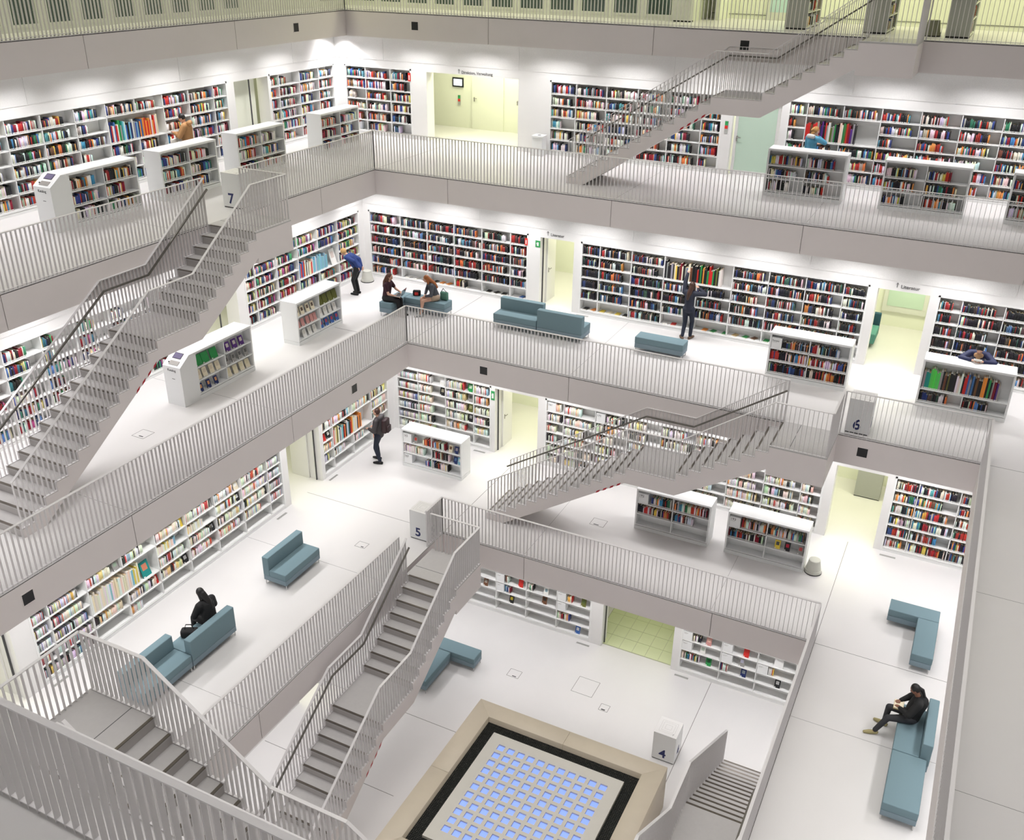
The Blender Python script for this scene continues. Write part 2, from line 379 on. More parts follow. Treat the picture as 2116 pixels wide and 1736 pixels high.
# ------------------------------------------------------------------ wall shelves
ROW = .345; ZB = .13
def rowz(r): return ZB + ROW*(5-r)    # r = 0 top ... 5 bottom
MESHC = {}
def shelf_mesh(L):
    k = ('s', round(L, 2))
    if k not in MESHC: MESHC[k] = MB().box(0, L, .004, .32, -.022, 0, M['shelf']).mesh('shelf')
    return MESHC[k]
def wall_shelf(k, side, a, b, divs, merged, label, content):
    F = ((0, YW[k], Z(k)), 0) if side == 'back' else ((XW[k], 0, Z(k)), PI/2)
    o = thing('wall_bookshelf', label, 'bookshelf', F[0], F[1])
    fr = MB()
    fr.box(a, a+.05, -.006, .33, 0, 2.25, M['shelf']); fr.box(b-.05, b, -.006, .33, 0, 2.25, M['shelf'])
    fr.box(a, b, -.006, .33, 2.20, 2.25, M['shelf'])
    put('frame', fr, o); put('back_panel', MB().box(a+.05, b-.05, .32, .335, .1, 2.2, M['shelf']), o)
    put('plinth', MB().box(a+.05, b-.05, 0, .33, 0, .075, M['shelf']).box(a+.05, b-.05, -.004, .33, .083, .108, M['shelf']), o)
    xs = [a+.05] + divs + [b-.05]
    def inmerge(i, r):
        for (i0, i1, r0, r1) in merged:
            if i0 <= i <= i1 and r0 <= r <= r1: return (i0, i1, r0, r1)
        return None
    for i in range(len(xs)-1):
        u0, u1 = xs[i]+(.011 if i else 0), xs[i+1]-(.011 if i < len(xs)-2 else 0)
        for r in range(6):
            mg = inmerge(i, r)
            if mg and r < mg[3]: pass
            else: link('shelf', shelf_mesh(xs[i+1]-xs[i]), o, (xs[i], 0, rowz(r)))
    for i in range(1, len(xs)-1):
        r = 0
        while r < 6:
            cut = any(i0 < i <= i1 and r0 <= r <= r1 for (i0, i1, r0, r1) in merged)
            if cut: r += 1; continue
            r2 = r
            while r2+1 < 6 and not any(i0 < i <= i1 and r0 <= r2+1 <= r1 for (i0, i1, r0, r1) in merged): r2 += 1
            put('divider', MB().box(xs[i]-.011, xs[i]+.011, .004, .32, rowz(r2), rowz(r)+ROW-.022, M['shelf']), o); r = r2+1
    done = set()
    for i in range(len(xs)-1):
        for r in range(6):
            mg = inmerge(i, r)
            if mg:
                if mg in done: continue
                done.add(mg); content(F, xs[mg[0]]+.011, xs[mg[1]+1]-.011, rowz(mg[3]), (mg[3]-mg[2]+1)*ROW, mg[0], r, True)
            else: content(F, xs[i]+.011, xs[i+1]-.011, rowz(r), ROW-.022, i, r, False)
    return o, F, xs
def divs(a, b, ph):
    out = []; x = ph
    while x < b-.25:
        if x > a+.2: out.append(x)
        x += 1.0
    return out
def fr(lo=.6, hi=.97): return rnd.uniform(lo, hi)

def c_L7(F, u0, u1, z0, hh, i, r, big):
    if big: return
    f = fr(.62, .98) if rnd.random() > .1 else .35
    fill(F, u0, u1, z0, hh, f, 'mix', .18)
def c_pal(pal, lo=.6, hi=.97, skip=()):
    def c(F, u0, u1, z0, hh, i, r, big):
        if big or r in skip: return
        fill(F, u0, u1, z0, hh, fr(lo, hi), pal)
    return c

# top gallery with shelves: level 7
_, F, xs = wall_shelf(7, 'back', -9.28, -6.62, [-8.45, -7.46], [], 'short white wall bookshelf in the top back corner beside the wide doorway', c_L7)
_, F, xs = wall_shelf(7, 'back', -1.58, 3.92, divs(-1.58, 3.92, -.7), [], 'white wall bookshelf behind the upper back stair', c_L7)
o, F, xs = wall_shelf(7, 'back', 5.75, 18.4, [6.28]+divs(6.5, 18.4, 7.25), [(1, 2, 1, 2)], 'long white wall bookshelf at the upper right behind the blonde person', c_L7)
fill(F, xs[1], xs[3], rowz(2), .66, .78, 'p_mix', big=True, place='in the tall bay behind blonde person', group='tall books at upper right',
     cols=['red', 'red', 'red', 'brown', 'red', 'red', 'grey', 'maroon', 'navy', 'purple', 'black', 'red', 'grey', 'white', 'olive', 'grey', 'green', 'black', 'black', 'cream', 'cream', 'green', 'olive', 'red', 'maroon', 'purple', 'grey', 'black'])
_, F, xs = wall_shelf(7, 'left', 6.16, 9.57, [6.64, 7.68, 8.7], [], 'short white wall bookshelf on the left wall in the top corner', c_L7)
o, F, xs = wall_shelf(7, 'left', -8.9, 4.24, divs(-8.9, 4.24, -8.36), [(9, 10, 1, 2)], 'long white wall bookshelf at the upper left behind the person in camel jacket', c_L7)
i0 = min(range(len(xs)), key=lambda i: abs(xs[i]-.64))
fill(F, xs[9], xs[11], rowz(2), .66, .96, 'p_mix', big=True, place='beside the camel jacket wearer', group='tall books at upper left',
     cols=['cream', 'navy', 'red', 'white', 'blue', 'red', 'white', 'green', 'grey', 'teal', 'light blue', 'white', 'blue', 'black', 'light blue', 'navy', 'white', 'grey', 'blue', 'light blue', 'navy', 'orange', 'blue', 'orange', 'red', 'orange', 'red', 'orange', 'red', 'white', 'orange', 'red', 'white', 'cream'])
# level 6
_, F, xs = wall_shelf(6, 'back', -6.82, -.98, divs(-6.82, -.98, -5.6), [], 'white wall bookshelf with red fire extinguisher, left of the first Literatur doorway', c_pal('dark', .75, .98, (5,)))
for n_, (i, j0) in enumerate([(1, .1), (1, .4), (2, .15), (2, .4), (2, .65), (3, .3), (4, .12), (4, .4), (4, .66), (5, .3)]):
    cn = ['white', 'white', 'black', 'orange', 'orange', 'white', 'black', 'black', 'black', 'blue'][n_]
    flat_book(F, xs[i]+j0+.08, rowz(5), cn, '%s flat book, %s from the left on the bottom shelf behind the seated pair' % (cn, ORD[n_+1]), 'flat books on the bottom shelf left')
fill(F, xs[0], xs[1], rowz(5), .3, .7, 'mix'); fill(F, xs[1]+.45, xs[2]-.02, rowz(5), .3, .01, 'mix'); fill(F, xs[3], xs[4], rowz(5), .3, .35, 'mix')
o, F, xs = wall_shelf(6, 'back', .75, 9.0, divs(.75, 9.0, 1.36), [(3, 4, 0, 1)], 'long white wall bookshelf behind the person reaching up', c_pal('dark', .7, .97, (5,)))
fill(F, xs[3], xs[5], rowz(1), .66, .97, 'p_dark', big=True, place='above the reaching person', group='tall books above the reaching person',
     cols=['black', 'grey', 'black', 'black', 'grey', 'black', 'cream', 'yellow', 'black', 'brown', 'maroon', 'cream', 'black', 'grey', 'blue', 'cream', 'brown', 'black', 'black', 'black', 'red', 'black', 'green', 'black', 'orange', 'black', 'black', 'green', 'red', 'red', 'green', 'black', 'olive', 'black', 'white', 'white'])
fill(F, xs[2], xs[3], rowz(5), .3, .9, 'dark')
k_ = 0
for i, j0 in [(0, .12), (0, .38), (1, .1), (1, .35), (1, .6), (1, .85), (3, .1), (3, .35), (4, .3), (4, .55), (4, .9), (5, .2), (5, .5), (5, .75), (6, .1), (6, .3), (6, .6)]:
    k_ += 1; cn = ['black', 'orange', 'yellow', 'cream', 'yellow', 'black', 'white', 'red', 'orange', 'green', 'green', 'tan', 'green', 'brown', 'green', 'black', 'grey'][k_-1]
    flat_book(F, xs[i]+j0+.04, rowz(5), cn, '%s flat book, %s from the left on the bottom shelf by the reaching person' % (cn, ORD[k_]), 'flat books on the bottom shelf right')
_, F, xs = wall_shelf(6, 'back', 10.68, 16.2, divs(10.68, 16.2, 11.27), [], 'white wall bookshelf behind the leaning person with white book', c_pal('dark', .55, .9))
S6, F, xs = wall_shelf(6, 'left', 1.15, 6.83, [1.62, 2.6, 3.6, 4.6, 5.65], [(3, 4, 2, 3)], 'white wall bookshelf inspected by the bending person in blue', c_pal('ref', .75, .97))
fill(F, xs[3], xs[5], rowz(3), .66, .86, 'p_mix', big=True, place='beside the bending person', group='tall books beside the bending person',
     cols=['blue', 'blue', 'grey', 'red', 'blue', 'red', 'orange', 'white', 'black', 'white', 'grey', 'cream', 'cream', 'red', 'cream', 'light blue', 'light blue', 'light blue', 'cream', 'light blue', 'light blue', 'light blue', 'light blue', 'light blue', 'light blue', 'light blue', 'light blue', 'light blue', 'light blue', 'light blue'])
face_out(F, xs[5]-.2, rowz(3), .27, .50, 'white', 'tall white book standing cover forward in the tall bay beside the bending person', .05, (.7, .6, .55))
def c_L6B(F, u0, u1, z0, hh, i, r, big):
    fill(F, u0, u1, z0, hh, fr(.3, .97), 'ref', .2)
_, F, xs = wall_shelf(6, 'left', -9.3, -.95, divs(-9.3, -.95, -8.55), [], 'long white wall bookshelf seen through the upper left stair railing', c_L6B)
# level 5
def c_5A(F, u0, u1, z0, hh, i, r, big):
    if i == 0: fill(F, u0, u1, z0, hh, .97, 'media', media=(r < 5)); return
    fill(F, u0, u1, z0, hh, {1: .5, 2: .7, 3: .9}[min(i, 3)]*rnd.uniform(.85, 1.05) if r < 5 else (0.01 if i != 1 else .5), 'pale')
_, F, xs = wall_shelf(5, 'back', -4.4, -.98, [-3.6, -2.6, -1.6], [], 'white wall bookshelf of pale books and cases behind bookcase 162', c_5A)
for i, r, cn, c2, d in [(1, 0, 'white', (.9, .9, .9), 'white display book on the top shelf behind bookcase 162'), (1, 1, 'black', (.6, .55, .4), 'black display book below a white one behind bookcase 162'), (2, 0, 'green', (.6, .8, .6), 'green and white display book on the top shelf near the green doorway'), (2, 1, 'grey', (.1, .1, .1), 'grey display book on the second shelf near the green doorway'), (2, 2, 'olive', (.6, .6, .3), 'olive display book on the third shelf near the green doorway'), (2, 3, 'black', (.7, .7, .7), 'black and white striped display book on the fourth shelf behind bookcase 162')]:
    face_out(F, xs[i+1]-.16, rowz(r), .17, .25, cn, d, .08, c2)
_, F, xs = wall_shelf(5, 'back', .83, 9.0, divs(.83, 9.0, 1.43), [], 'long white wall bookshelf behind the middle stair with signs 161 and 171', c_pal('pale', .5, .9))
for i, s_ in ((0, '161'), (2, '171')):
    t = thing('shelf_sign', 'white shelf sign %s %s' % (s_, 'at the left end of the shelf behind the middle stair' if i == 0 else 'two bays from the shelf end behind the stair'), 'sign', fworld(F, xs[i]+.03, .01, rowz(0)), 0)
    put('board', MB().box(0, .26, 0, .25, 0, .29, M['unit']), t); text('lettering', s_, M['ink'], .085, t, (.02, -.001, .19), (PI/2, 0, 0))
_, F, xs = wall_shelf(5, 'back', 10.68, 14.2, [11.28, 12.26, 13.26], [], 'white wall bookshelf at the right end of the third gallery with red volumes', lambda F, u0, u1, z0, hh, i, r, big: fill(F, u0, u1, z0, hh, 1 if (i == 0 and r < 5) else fr(.5, .95), 'mix', cols=None))
SH5A, F, xs = wall_shelf(5, 'left', .85, 4.35, [1.4, 2.4, 3.4], [(1, 2, 2, 3)], 'white wall bookshelf faced by the person with a backpack', lambda F, u0, u1, z0, hh, i, r, big: None if big else fill(F, u0, u1, z0, hh, (.55 if r in (4, 5) else .9) if not (r == 5 and i < 3) and not (i == 0 and r == 2) else .01, 'pale'))
fill(F, xs[1], xs[3], rowz(3), .66, .86, 'p_mix', big=True, place='beside the backpack wearer', group='tall books beside the backpack wearer',
     cols=['cream', 'red', 'cream', 'cream', 'yellow', 'black', 'cream', 'white', 'navy', 'cream', 'light blue', 'light blue', 'black', 'red', 'orange', 'black', 'white', 'light blue', 'black', 'black', 'red', 'orange', 'cream', 'white', 'cream', 'cream', 'white', 'black', 'orange', 'orange', 'black', 'orange'])
face_out(F, xs[0]+.16, rowz(2), .12, .22, 'red', 'small red display book at the left end of the shelf near the backpack wearer')
face_out(F, xs[0]+.38, rowz(2), .17, .24, 'black', 'black framed display book beside a small red one near the open door', .06, (.8, .8, .75))
face_out(F, xs[3]+.55, rowz(1)+.0, .2, .24, 'blue', 'pale blue display book right of the tall bay near the backpack wearer', .06, (.5, .55, .65))
def c_5B(F, u0, u1, z0, hh, i, r, big):
    if big: return
    if i in (0, 1): fill(F, u0, u1, z0, hh, fr(.6, .95), 'media', media=True); return
    if i == 9: 
        if r < 5: fill(F, u0, u1, z0, hh, .9, 'media', media=True)
        return
    if r == 5 and i > 3: return
    fill(F, u0, u1, z0, hh, {4: .45}.get(r, .8)*rnd.uniform(.8, 1.1) if r != 5 else .3, 'pale')
ds = [-8.58, -7.58, -6.58, -5.58, -4.58, -3.58, -2.58, -1.55]
def c_5Bx(F, u0, u1, z0, hh, i, r, big):
    if big or (i in (4, 5) and r == 2): return
    if i <= 1: fill(F, u0, u1, z0, hh, fr(.6, .95), 'media', media=True); return
    if i == 8:
        if r < 5: fill(F, u0, u1, z0, hh, .9, 'media', media=True)
        return
    if r == 5: 
        if i == 3: fill(F, u0, u1, z0, hh, .35, 'pale')
        return
    fill(F, u0, u1, z0, hh, rnd.uniform(.6, .9), 'pale', .2)
_, F, xs = wall_shelf(5, 'left', -9.05, -.95, ds, [(2, 3, 2, 3)], 'long white wall bookshelf of pale books beside the person in black', c_5Bx)
fill(F, xs[2], xs[4], rowz(3), .66, .70, 'p_pale', big=True, place='behind the person in black', group='tall pale books at lower left')
face_out(F, xs[4]-.32, rowz(3), .26, .40, 'teal', 'large dark teal display book with coloured squares beside the tall pale books', .07, (.7, .25, .15))
for i, place in ((4, 'right of the teal display book'), (5, 'below the yellow display book')):
    fill(F, xs[i], xs[i+1], rowz(2), .32, .62 if i == 4 else .55, 'p_pale', place=place, group='pale books right of the display books')
for i, r, cn, c2, d in [(2, 1, 'grey', (.3, .4, .3), 'grey green display book on the upper shelf above the tall pale books'), (4, 1, 'yellow', None, 'plain yellow display book on the long left shelf'), (5, 1, 'grey', (.1, .1, .1), 'black and white photo display book, right of the yellow display book'), (6, 1, 'cream', (.9, .9, .85), 'cream display book near the right end of the long left shelf'), (6, 2, 'black', (.8, .8, .8), 'small black portrait display book on the long left shelf'), (7, 2, 'purple', None, 'small purple display book near the right end of the long left shelf'), (7, 3, 'black', (.7, .7, .6), 'small dark display book below the purple one on the long left shelf'), (3, 4, 'red', (.7, .75, .78), 'pale display book with red top under the large teal display book'), (4, 4, 'black', (.7, .7, .7), 'black display book near the middle of the long left shelf'), (5, 3, 'black', (.5, .5, .5), 'dark skyline display book on the long left shelf')]:
    face_out(F, xs[i+1]-.13, rowz(r), .16, .23, cn, d, .05, c2)
# level 4
W4 = []
def c_4(F, u0, u1, z0, hh, i, r, big):
    if r == 0: fill(F, u0, u1, z0, hh, .6, 'mix'); return
_, F4, xs = wall_shelf(4, 'back', -1.1, 3.55, [-.57, .43, 1.44, 2.44], [], 'nearly empty white wall bookshelf behind the lowest ottomans', c_4)
def sbox(F, u, z, w_, label, lines=True):
    t = thing('shelf_box', label, 'box', fworld(F, u, .01, z), F[1]); put('carton', MB().box(0, w_, 0, .25, 0, .30, M['unit']), t)
    if lines: put('print', MB().box(.03, w_*.55, -.0015, 0, .24, .246, M['keys']).box(.03, w_*.45, -.0015, 0, .215, .221, M['keys']), t)
def stand(F, u, z, label):
    m = MB(); m.box(-.12, .12, 0, .006, 0, .32, M['shelf']); o = link('notice_card', m.mesh('notice_card'), None, fworld(F, u, .04, z), Euler((-.15, 0, F[1]))); tag(o, label, 'card')
for (i, du, r, w_, lab) in [(2, .02, 2, .25, 'white carton on the second visible shelf, leftmost behind the ottomans'), (2, .02, 3, .25, 'white carton below the leftmost carton behind the ottomans'), (3, .02, 1, .27, 'white carton on the upper shelf left of the green doorway'), (4, .02, 2, .26, 'upper of two white cartons at the shelf end by the green doorway'), (4, .02, 3, .26, 'lower of two white cartons at the shelf end by the green doorway')]:
    sbox(F4, xs[i]+du+.0, rowz(r), w_, lab)
for (a, r, f) in [(xs[2]+.3, 2, .13), (xs[2]+.3, 3, .18), (xs[3]+.02, 2, .22), (xs[4]+.3, 2, .18), (xs[4]+.02, 4, .42)]:
    fill(F4, a, a+f, rowz(r), .32, 1, 'mix', .17)
stand(F4, xs[2]+.62, rowz(1), 'white notice card on the upper shelf behind the lowest floor hatch')
for (u, r, cn, c2, d) in [(xs[1]+.62, 1, 'black', (.8, .8, .75), 'black and white display book at the left end of the lowest wall shelf'), (xs[1]+.62, 3, 'brown', (.4, .35, .3), 'small brown photo display book on the lowest wall shelf'), (xs[2]+.80, 2, 'red', None, 'plain red display book on the lowest wall shelf'), (xs[2]+.5, 4, 'black', (.75, .6, .05), 'black and yellow display book on the lowest wall shelf'), (xs[3]+.68, 1, 'grey', (.8, .85, .85), 'pale grey display book left of the green doorway'), (xs[3]+.62, 2, 'white', (.3, .45, .5), 'white floral display book left of the green doorway'), (xs[3]+.58, 3, 'brown', (.05, .04, .03), 'dark brown display book left of the green doorway'), (xs[4]+.82, 2, 'olive', (.1, .15, .05), 'green and cream display book by the green doorway'), (xs[4]+.68, 5, 'blue', (.8, .82, .85), 'blue display book on the bottom shelf by the green doorway')]:
    face_out(F4, u, rowz(r), .15, .24, cn, d, .05, c2)
_, F4, xs = wall_shelf(4, 'back', 6.22, 10.9, [7.37, 8.36, 9.38, 10.38], [], 'nearly empty white wall bookshelf right of the green tiled doorway', c_4)
for (u, r, w_, lab) in [(xs[0]+.0, 2, .26, 'white carton at the far left end, second shelf right of the doorway'), (xs[0], 3, .28, 'white carton at the far left end, third shelf right of the doorway'), (xs[1]+.02, 2, .27, 'upper white carton in the second bay right of the doorway'), (xs[1]+.02, 3, .3, 'lower white carton in the second bay right of the doorway'), (xs[2]+.02, 3, .28, 'white carton in the third bay right of the doorway'), (xs[3]+.02, 3, .26, 'white carton in the bay beside the slab edge at lower right')]:
    sbox(F4, u, rowz(r), w_, lab)
for (u, r, f) in [(xs[0], 1, .25), (xs[0]+.28, 2, .24), (xs[0], 4, .55), (xs[1]+.32, 2, .06), (xs[1]+.02, 4, .22), (xs[2]+.3, 3, .18), (xs[3]+.02, 4, .2)]:
    fill(F4, u, u+f, rowz(r), .32, 1, 'mix', .17)
stand(F4, xs[2]+.55, rowz(2), 'white notice card on the shelf right of the green tiled doorway')
for (u, r, cn, c2, d) in [(xs[0]+.72, 2, 'pink', (.8, .5, .4), 'pink and white display book right of the green doorway'), (xs[0]+.58, 3, 'white', (.5, .6, .5), 'white display book on the third shelf right of the green doorway'), (xs[0]+.78, 4, 'green', (.02, .1, .04), 'dark green display book right of the green doorway'), (xs[1]+.66, 2, 'red', None, 'plain red display book in the second bay right of the doorway'), (xs[1]+.58, 3, 'grey', (.6, .6, .75), 'pale lilac display book in the second bay right of the doorway'), (xs[1]+.66, 4, 'navy', (.3, .35, .4), 'dark blue grey display book in the second bay right of the doorway'), (xs[2]+.6, 4, 'black', (.6, .6, .6), 'black display book with grey print in the third bay right of the doorway')]:
    face_out(F4, u, rowz(r), .15, .24, cn, d, .05, c2)

# ------------------------------------------------------------------ walls with door openings and shelf recesses
def wall(name, k, side, a0, a1, segs, front, ceil, dh=2.2):
    """segs: (kind, a, b) for 'shelf' and 'door'; the rest is solid. front = wall plane"""
    D = .45; mb = MB(); z = Z(k)
    def bx(u0, u1, v0, v1, za, zb):
        if side == 'back': mb.box(u0, u1, front+v0, front+v1, z+za, z+zb, M['wall'])
        else: mb.box(front-v1, front-v0, u0, u1, z+za, z+zb, M['wall'])
    c = a0
    for kind, a, b in sorted(segs, key=lambda s: s[1]):
        if a > c: bx(c, a, 0, D, 0, ceil)
        if kind == 'shelf': bx(a, b, .34, D, 0, 2.25); bx(a, b, 0, D, 2.25, ceil)
        else: bx(a, b, 0, D, dh, ceil)
        c = b
    if c < a1: bx(c, a1, 0, D, 0, ceil)
    o = struct(name, mb)
    # acoustic panels above the shelves
    c = a0+.02; cuts = [a0+.02] + [x for x in [-12.7, -7.66, -2.64, 2.38, 7.4, 12.42] if a0+1 < x < a1-1] + [a1-.02]
    for a, b in zip(cuts[:-1], cuts[1:]):
        m = MB()
        if side == 'back': m.box(a+.012, b-.012, front-.012, front, z+2.46, z+ceil-.005, M['panel'])
        else: m.box(front, front+.012, a+.012, b-.012, z+2.46, z+ceil-.005, M['panel'])
        put('acoustic_panel', m, o)
    return o
CE = H-T
w7 = wall('wall_back', 7, 'back', XW[7]-.45, 22, [('shelf', -9.28, -6.62), ('door', -6.03, -2.67), ('shelf', -1.58, 3.92), ('door', 4.22, 5.58), ('shelf', 5.75, 18.4)], YW[7], CE)
w6 = wall('wall_back', 6, 'back', XW[6]-.45, 20, [('shelf', -6.82, -.98), ('door', -.58, .53), ('shelf', .75, 9.0), ('door', 9.2, 10.48), ('shelf', 10.68, 16.2)], YW[6], CE)
w5 = wall('wall_back', 5, 'back', XW[5]-.45, 17, [('shelf', -4.4, -.98), ('door', -.85, .6), ('shelf', .83, 9.0), ('door', 9.23, 10.5), ('shelf', 10.68, 14.2)], YW[5], CE)
w4 = wall('wall_back', 4, 'back', XW[4]-.45, 15, [('shelf', -1.1, 3.55), ('door', 3.9, 6.02), ('shelf', 6.22, 10.9)], YW[4], CE)
wall('wall_left', 7, 'left', -22, YW[7]+.45, [('shelf', -8.9, 4.24), ('door', 4.54, 6.1), ('shelf', 6.16, 9.57)], XW[7], CE)
wall('wall_left', 6, 'left', -20, YW[6]+.45, [('shelf', -9.3, -.95), ('door', -.72, .8), ('shelf', 1.15, 6.83)], XW[6], CE)
wall('wall_left', 5, 'left', -18, YW[5]+.45, [('door', -10.9, -9.5), ('shelf', -9.05, -.95), ('door', -.72, .75), ('shelf', .85, 4.35)], XW[5], CE)
wall('wall_left', 4, 'left', -15, YW[4]+.45, [('door', -3.6, -2.75)], XW[4], CE)
for k in (4, 5, 6, 7):
    mb = MB().box(XR(k)+4.5, XR(k)+4.8, -22, YW[k], Z(k), Z(k)+CE, M['wall']); struct('wall_right', mb)
    mb = MB().box(XW[k], XR(k)+4.5, YB(k)-4.8, YB(k)-4.5, Z(k), Z(k)+CE, M['wall']) if k < 7 else MB().box(XW[k], XR(k)+4.5, -24.2, -24, Z(k), Z(k)+CE, M['wall'])
    struct('wall_near', mb)
# corridors behind the walls
CW = {7: 12.5, 6: 10.6, 5: 8.2, 4: 6.6}; CL = {7: -12.6, 6: -10.0, 5: -7.6, 4: -5.0}
for k in (4, 5, 6, 7):
    struct('wall_corridor_back', MB().box(CL[k], 22, CW[k], CW[k]+.2, Z(k), Z(k)+CE, M['green']))
    struct('wall_corridor_left', MB().box(CL[k]-.2, CL[k], -20, CW[k], Z(k), Z(k)+CE, M['green']))
for k, xs_ in ((7, (-4.4, 4.9)), (6, (0, 9.9)), (5, (-.1, 9.9)), (4, (5, ))):
    for x in xs_: area('corridor_light', (x, (YW[k]+.45+CW[k])/2, Z(k)+CE-.02), 2.2 if k != 7 else 3.2, .9, {7: 120, 6: 105, 5: 100, 4: 38}[k], GREEN)
for k, y in ((7, 5.3), (6, 0), (5, 0), (5, -10.2), (4, -3.2)): area('corridor_light', ((XW[k]-.45+CL[k])/2, y, Z(k)+CE-.02), .9, 1.8, 55, GREEN)

# door leaves, signs and corridor furniture
def leaf(k, x, y, rz, w_, label, mt='wall', handle=True, glassy=False, h=2.15):
    t = thing('door_leaf', label, 'door', (x, y, Z(k)), rz)
    if glassy:
        fr_ = MB(); q = .09
        fr_.box(0, q, -.025, .025, 0, h, M['wall']).box(w_-q, w_, -.025, .025, 0, h, M['wall']).box(q, w_-q, -.025, .025, 0, .12, M['wall']).box(q, w_-q, -.025, .025, h-q, h, M['wall'])
        put('frame', fr_, t); put('pane', MB().box(q, w_-q, -.006, .006, .12, h-q, M['gglass']), t)
    else: put('panel', MB().box(0, w_, -.025, .025, 0, h, M[mt]), t)
    if handle:
        put('handle', MB().box(.08, .12, -.035, -.025, .95, 1.10, M['keys']).box(.09, .11, -.07, -.035, 1.05, 1.07, M['keys']).box(.09, .22, -.08, -.065, 1.05, 1.07, M['keys']), t)
    return t
leaf(7, 4.26, YW[7]+.2, 0, 1.28, 'glazed white door left of the upper right wall shelf', glassy=True)
leaf(7, -5.85, CW[7]-.03, 0, 1.25, 'flush pale door behind the wide doorway, below the direction sign', 'green')
leaf(7, -4.15, CW[7]-.03, 0, 1.1, 'second flush pale door behind the wide doorway, cut by its right jamb', 'green')
for (k, x, y, rz, w_, lab) in [(6, -.555, YW[6]+.46, PI/2, .62, 'white door leaf standing open in the first Literatur doorway'), (5, -.82, YW[5]+.46, PI/2, .62, 'white door leaf standing open behind the shelf near bookcase 162')]:
    leaf(k, x, y, rz, w_, lab)
leaf(5, XW[5]-.46, .72, PI, .62, 'white door leaf standing open left of the backpack wearer')
leaf(5, XW[5]-.46, -9.53, PI, .62, 'white door leaf in the doorway at the lower left edge')
leaf(7, XW[7]-.42, 5.9, -PI/2, 1.2, 'pale door leaf in the upper left doorway', 'green')
def edge(k, x, y, side, lab):   # dark steel door edge profile
    o = put('door_profile', MB().box(-.012, .012, -.02, .02, 0, 2.18, M['ink']), None, (x, y, Z(k))); tag(o, lab, 'door frame')
edge(5, -.83, YW[5]+.2, 0, 'dark steel door profile left of the doorway near bookcase 162'); edge(5, XW[5]-.2, .72, 0, 'dark steel door profile near the backpack wearer')
edge(6, -.56, YW[6]+.2, 0, 'dark steel door profile in the first Literatur doorway'); edge(4, 3.93, YW[4]+.2, 0, 'dark steel door profile left of the green tiled doorway')
edge(5, XW[5]-.2, -9.53, 0, 'dark steel door profile in the doorway at lower left'); edge(6, XW[6]-.25, .3, 0, 'dark steel door profile seen below the upper left stair'); edge(7, XW[7]-.25, 5.5, 0, 'dark steel door profile in the upper left doorway')
def sign(k, x, z, s_, size, lab):
    t = thing('direction_sign', lab, 'sign', (x, YW[k]-.014, Z(k)+z))
    text('lettering', s_, M['ink'], size, t, (.14, 0, 0), (PI/2, 0, 0))
    a = MB(); a.bar((.05, 0, 0), (.05, 0, .13), .002, .012, M['ink'], (1, 0, 0)); a.bar((.05, 0, .13), (.01, 0, .08), .002, .012, M['ink'], (0, 1, 0)); a.bar((.05, 0, .13), (.09, 0, .08), .002, .012, M['ink'], (0, 1, 0))
    put('arrow', a, t)
sign(7, -4.85, 2.24, 'Direktion, Verwaltung', .125, 'wall lettering with arrow above the wide upper doorway')
sign(6, -.38, 2.29, 'Literatur', .125, 'Literatur lettering with arrow above the left of two doorways')
sign(6, 9.60, 2.29, 'Literatur', .13, 'Literatur lettering with arrow above the right doorway')
t = thing('wall_screen', 'small lit screen on the corridor wall behind the wide upper doorway', 'screen', (-6.42, CW[7]-.03, Z(7)+1.55))
put('housing', MB().box(-.22, .22, -.02, .02, -.16, .16, M['black']), t); put('display', MB().box(-.17, .17, -.024, -.018, -.11, .11, M['tv']), t)
def callpt(name, x, y, z, lab, rz=0):
    t = thing(name, lab, 'wall fixture', (x, y, z), rz)
    put('plate', MB().box(-.05, .05, -.02, 0, -.17, .17, M['steelgrey']), t); put('green_field', MB().box(-.045, .045, -.024, -.02, .05, .16, M['sign']), t); put('red_field', MB().box(-.045, .045, -.024, -.02, -.05, .04, M['bright']), t)
callpt('call_point', -6.38, CW[7]-.02, Z(7)+.95, 'red and green emergency panel under the lit corridor screen')
callpt('call_point', 4.06, YW[7]-.0, Z(7)+1.35, 'red and green emergency panel right of the stair, by the glazed door')
def greensign(x, y, z, lab, rz=0, w_=.16, h=.2):
    t = thing('exit_sign', lab, 'sign', (x, y, z), rz)
    put('plate', MB().box(-w_/2, w_/2, -.012, 0, -h/2, h/2, M['sign']), t); put('pictogram', MB().box(-.03, .03, -.015, -.012, -h*.3, h*.25, M['wall']).box(-w_*.35, -.03, -.015, -.012, 0, h*.1, M['wall']), t)
greensign(-.66, YW[6]-.0, Z(6)+1.98, 'green emergency exit sign left of the first Literatur doorway')
greensign(-.92+.0, YW[5], Z(5)+1.95, 'green emergency exit sign left of the doorway near bookcase 162', 0, .12, .3)
t = thing('extinguisher_sign', 'small red extinguisher sign at the shelf edge left of the first Literatur doorway', 'sign', (-1.0, YW[6]-.02, Z(6)+2.0))
put('plate', MB().box(-.09, .0, -.012, 0, -.11, .11, M['bright']), t); put('pictogram', MB().box(-.06, -.03, -.014, -.012, -.07, .05, M['wall']), t)
t = thing('extinguisher_sign', 'small red extinguisher sign beside the short shelf in the top back corner', 'sign', (-6.63, YW[7]-.02, Z(7)+2.0))
put('plate', MB().box(-.1, .0, -.012, 0, -.13, .13, M['bright']), t); put('pictogram', MB().box(-.07, -.03, -.014, -.012, -.09, .06, M['wall']), t)
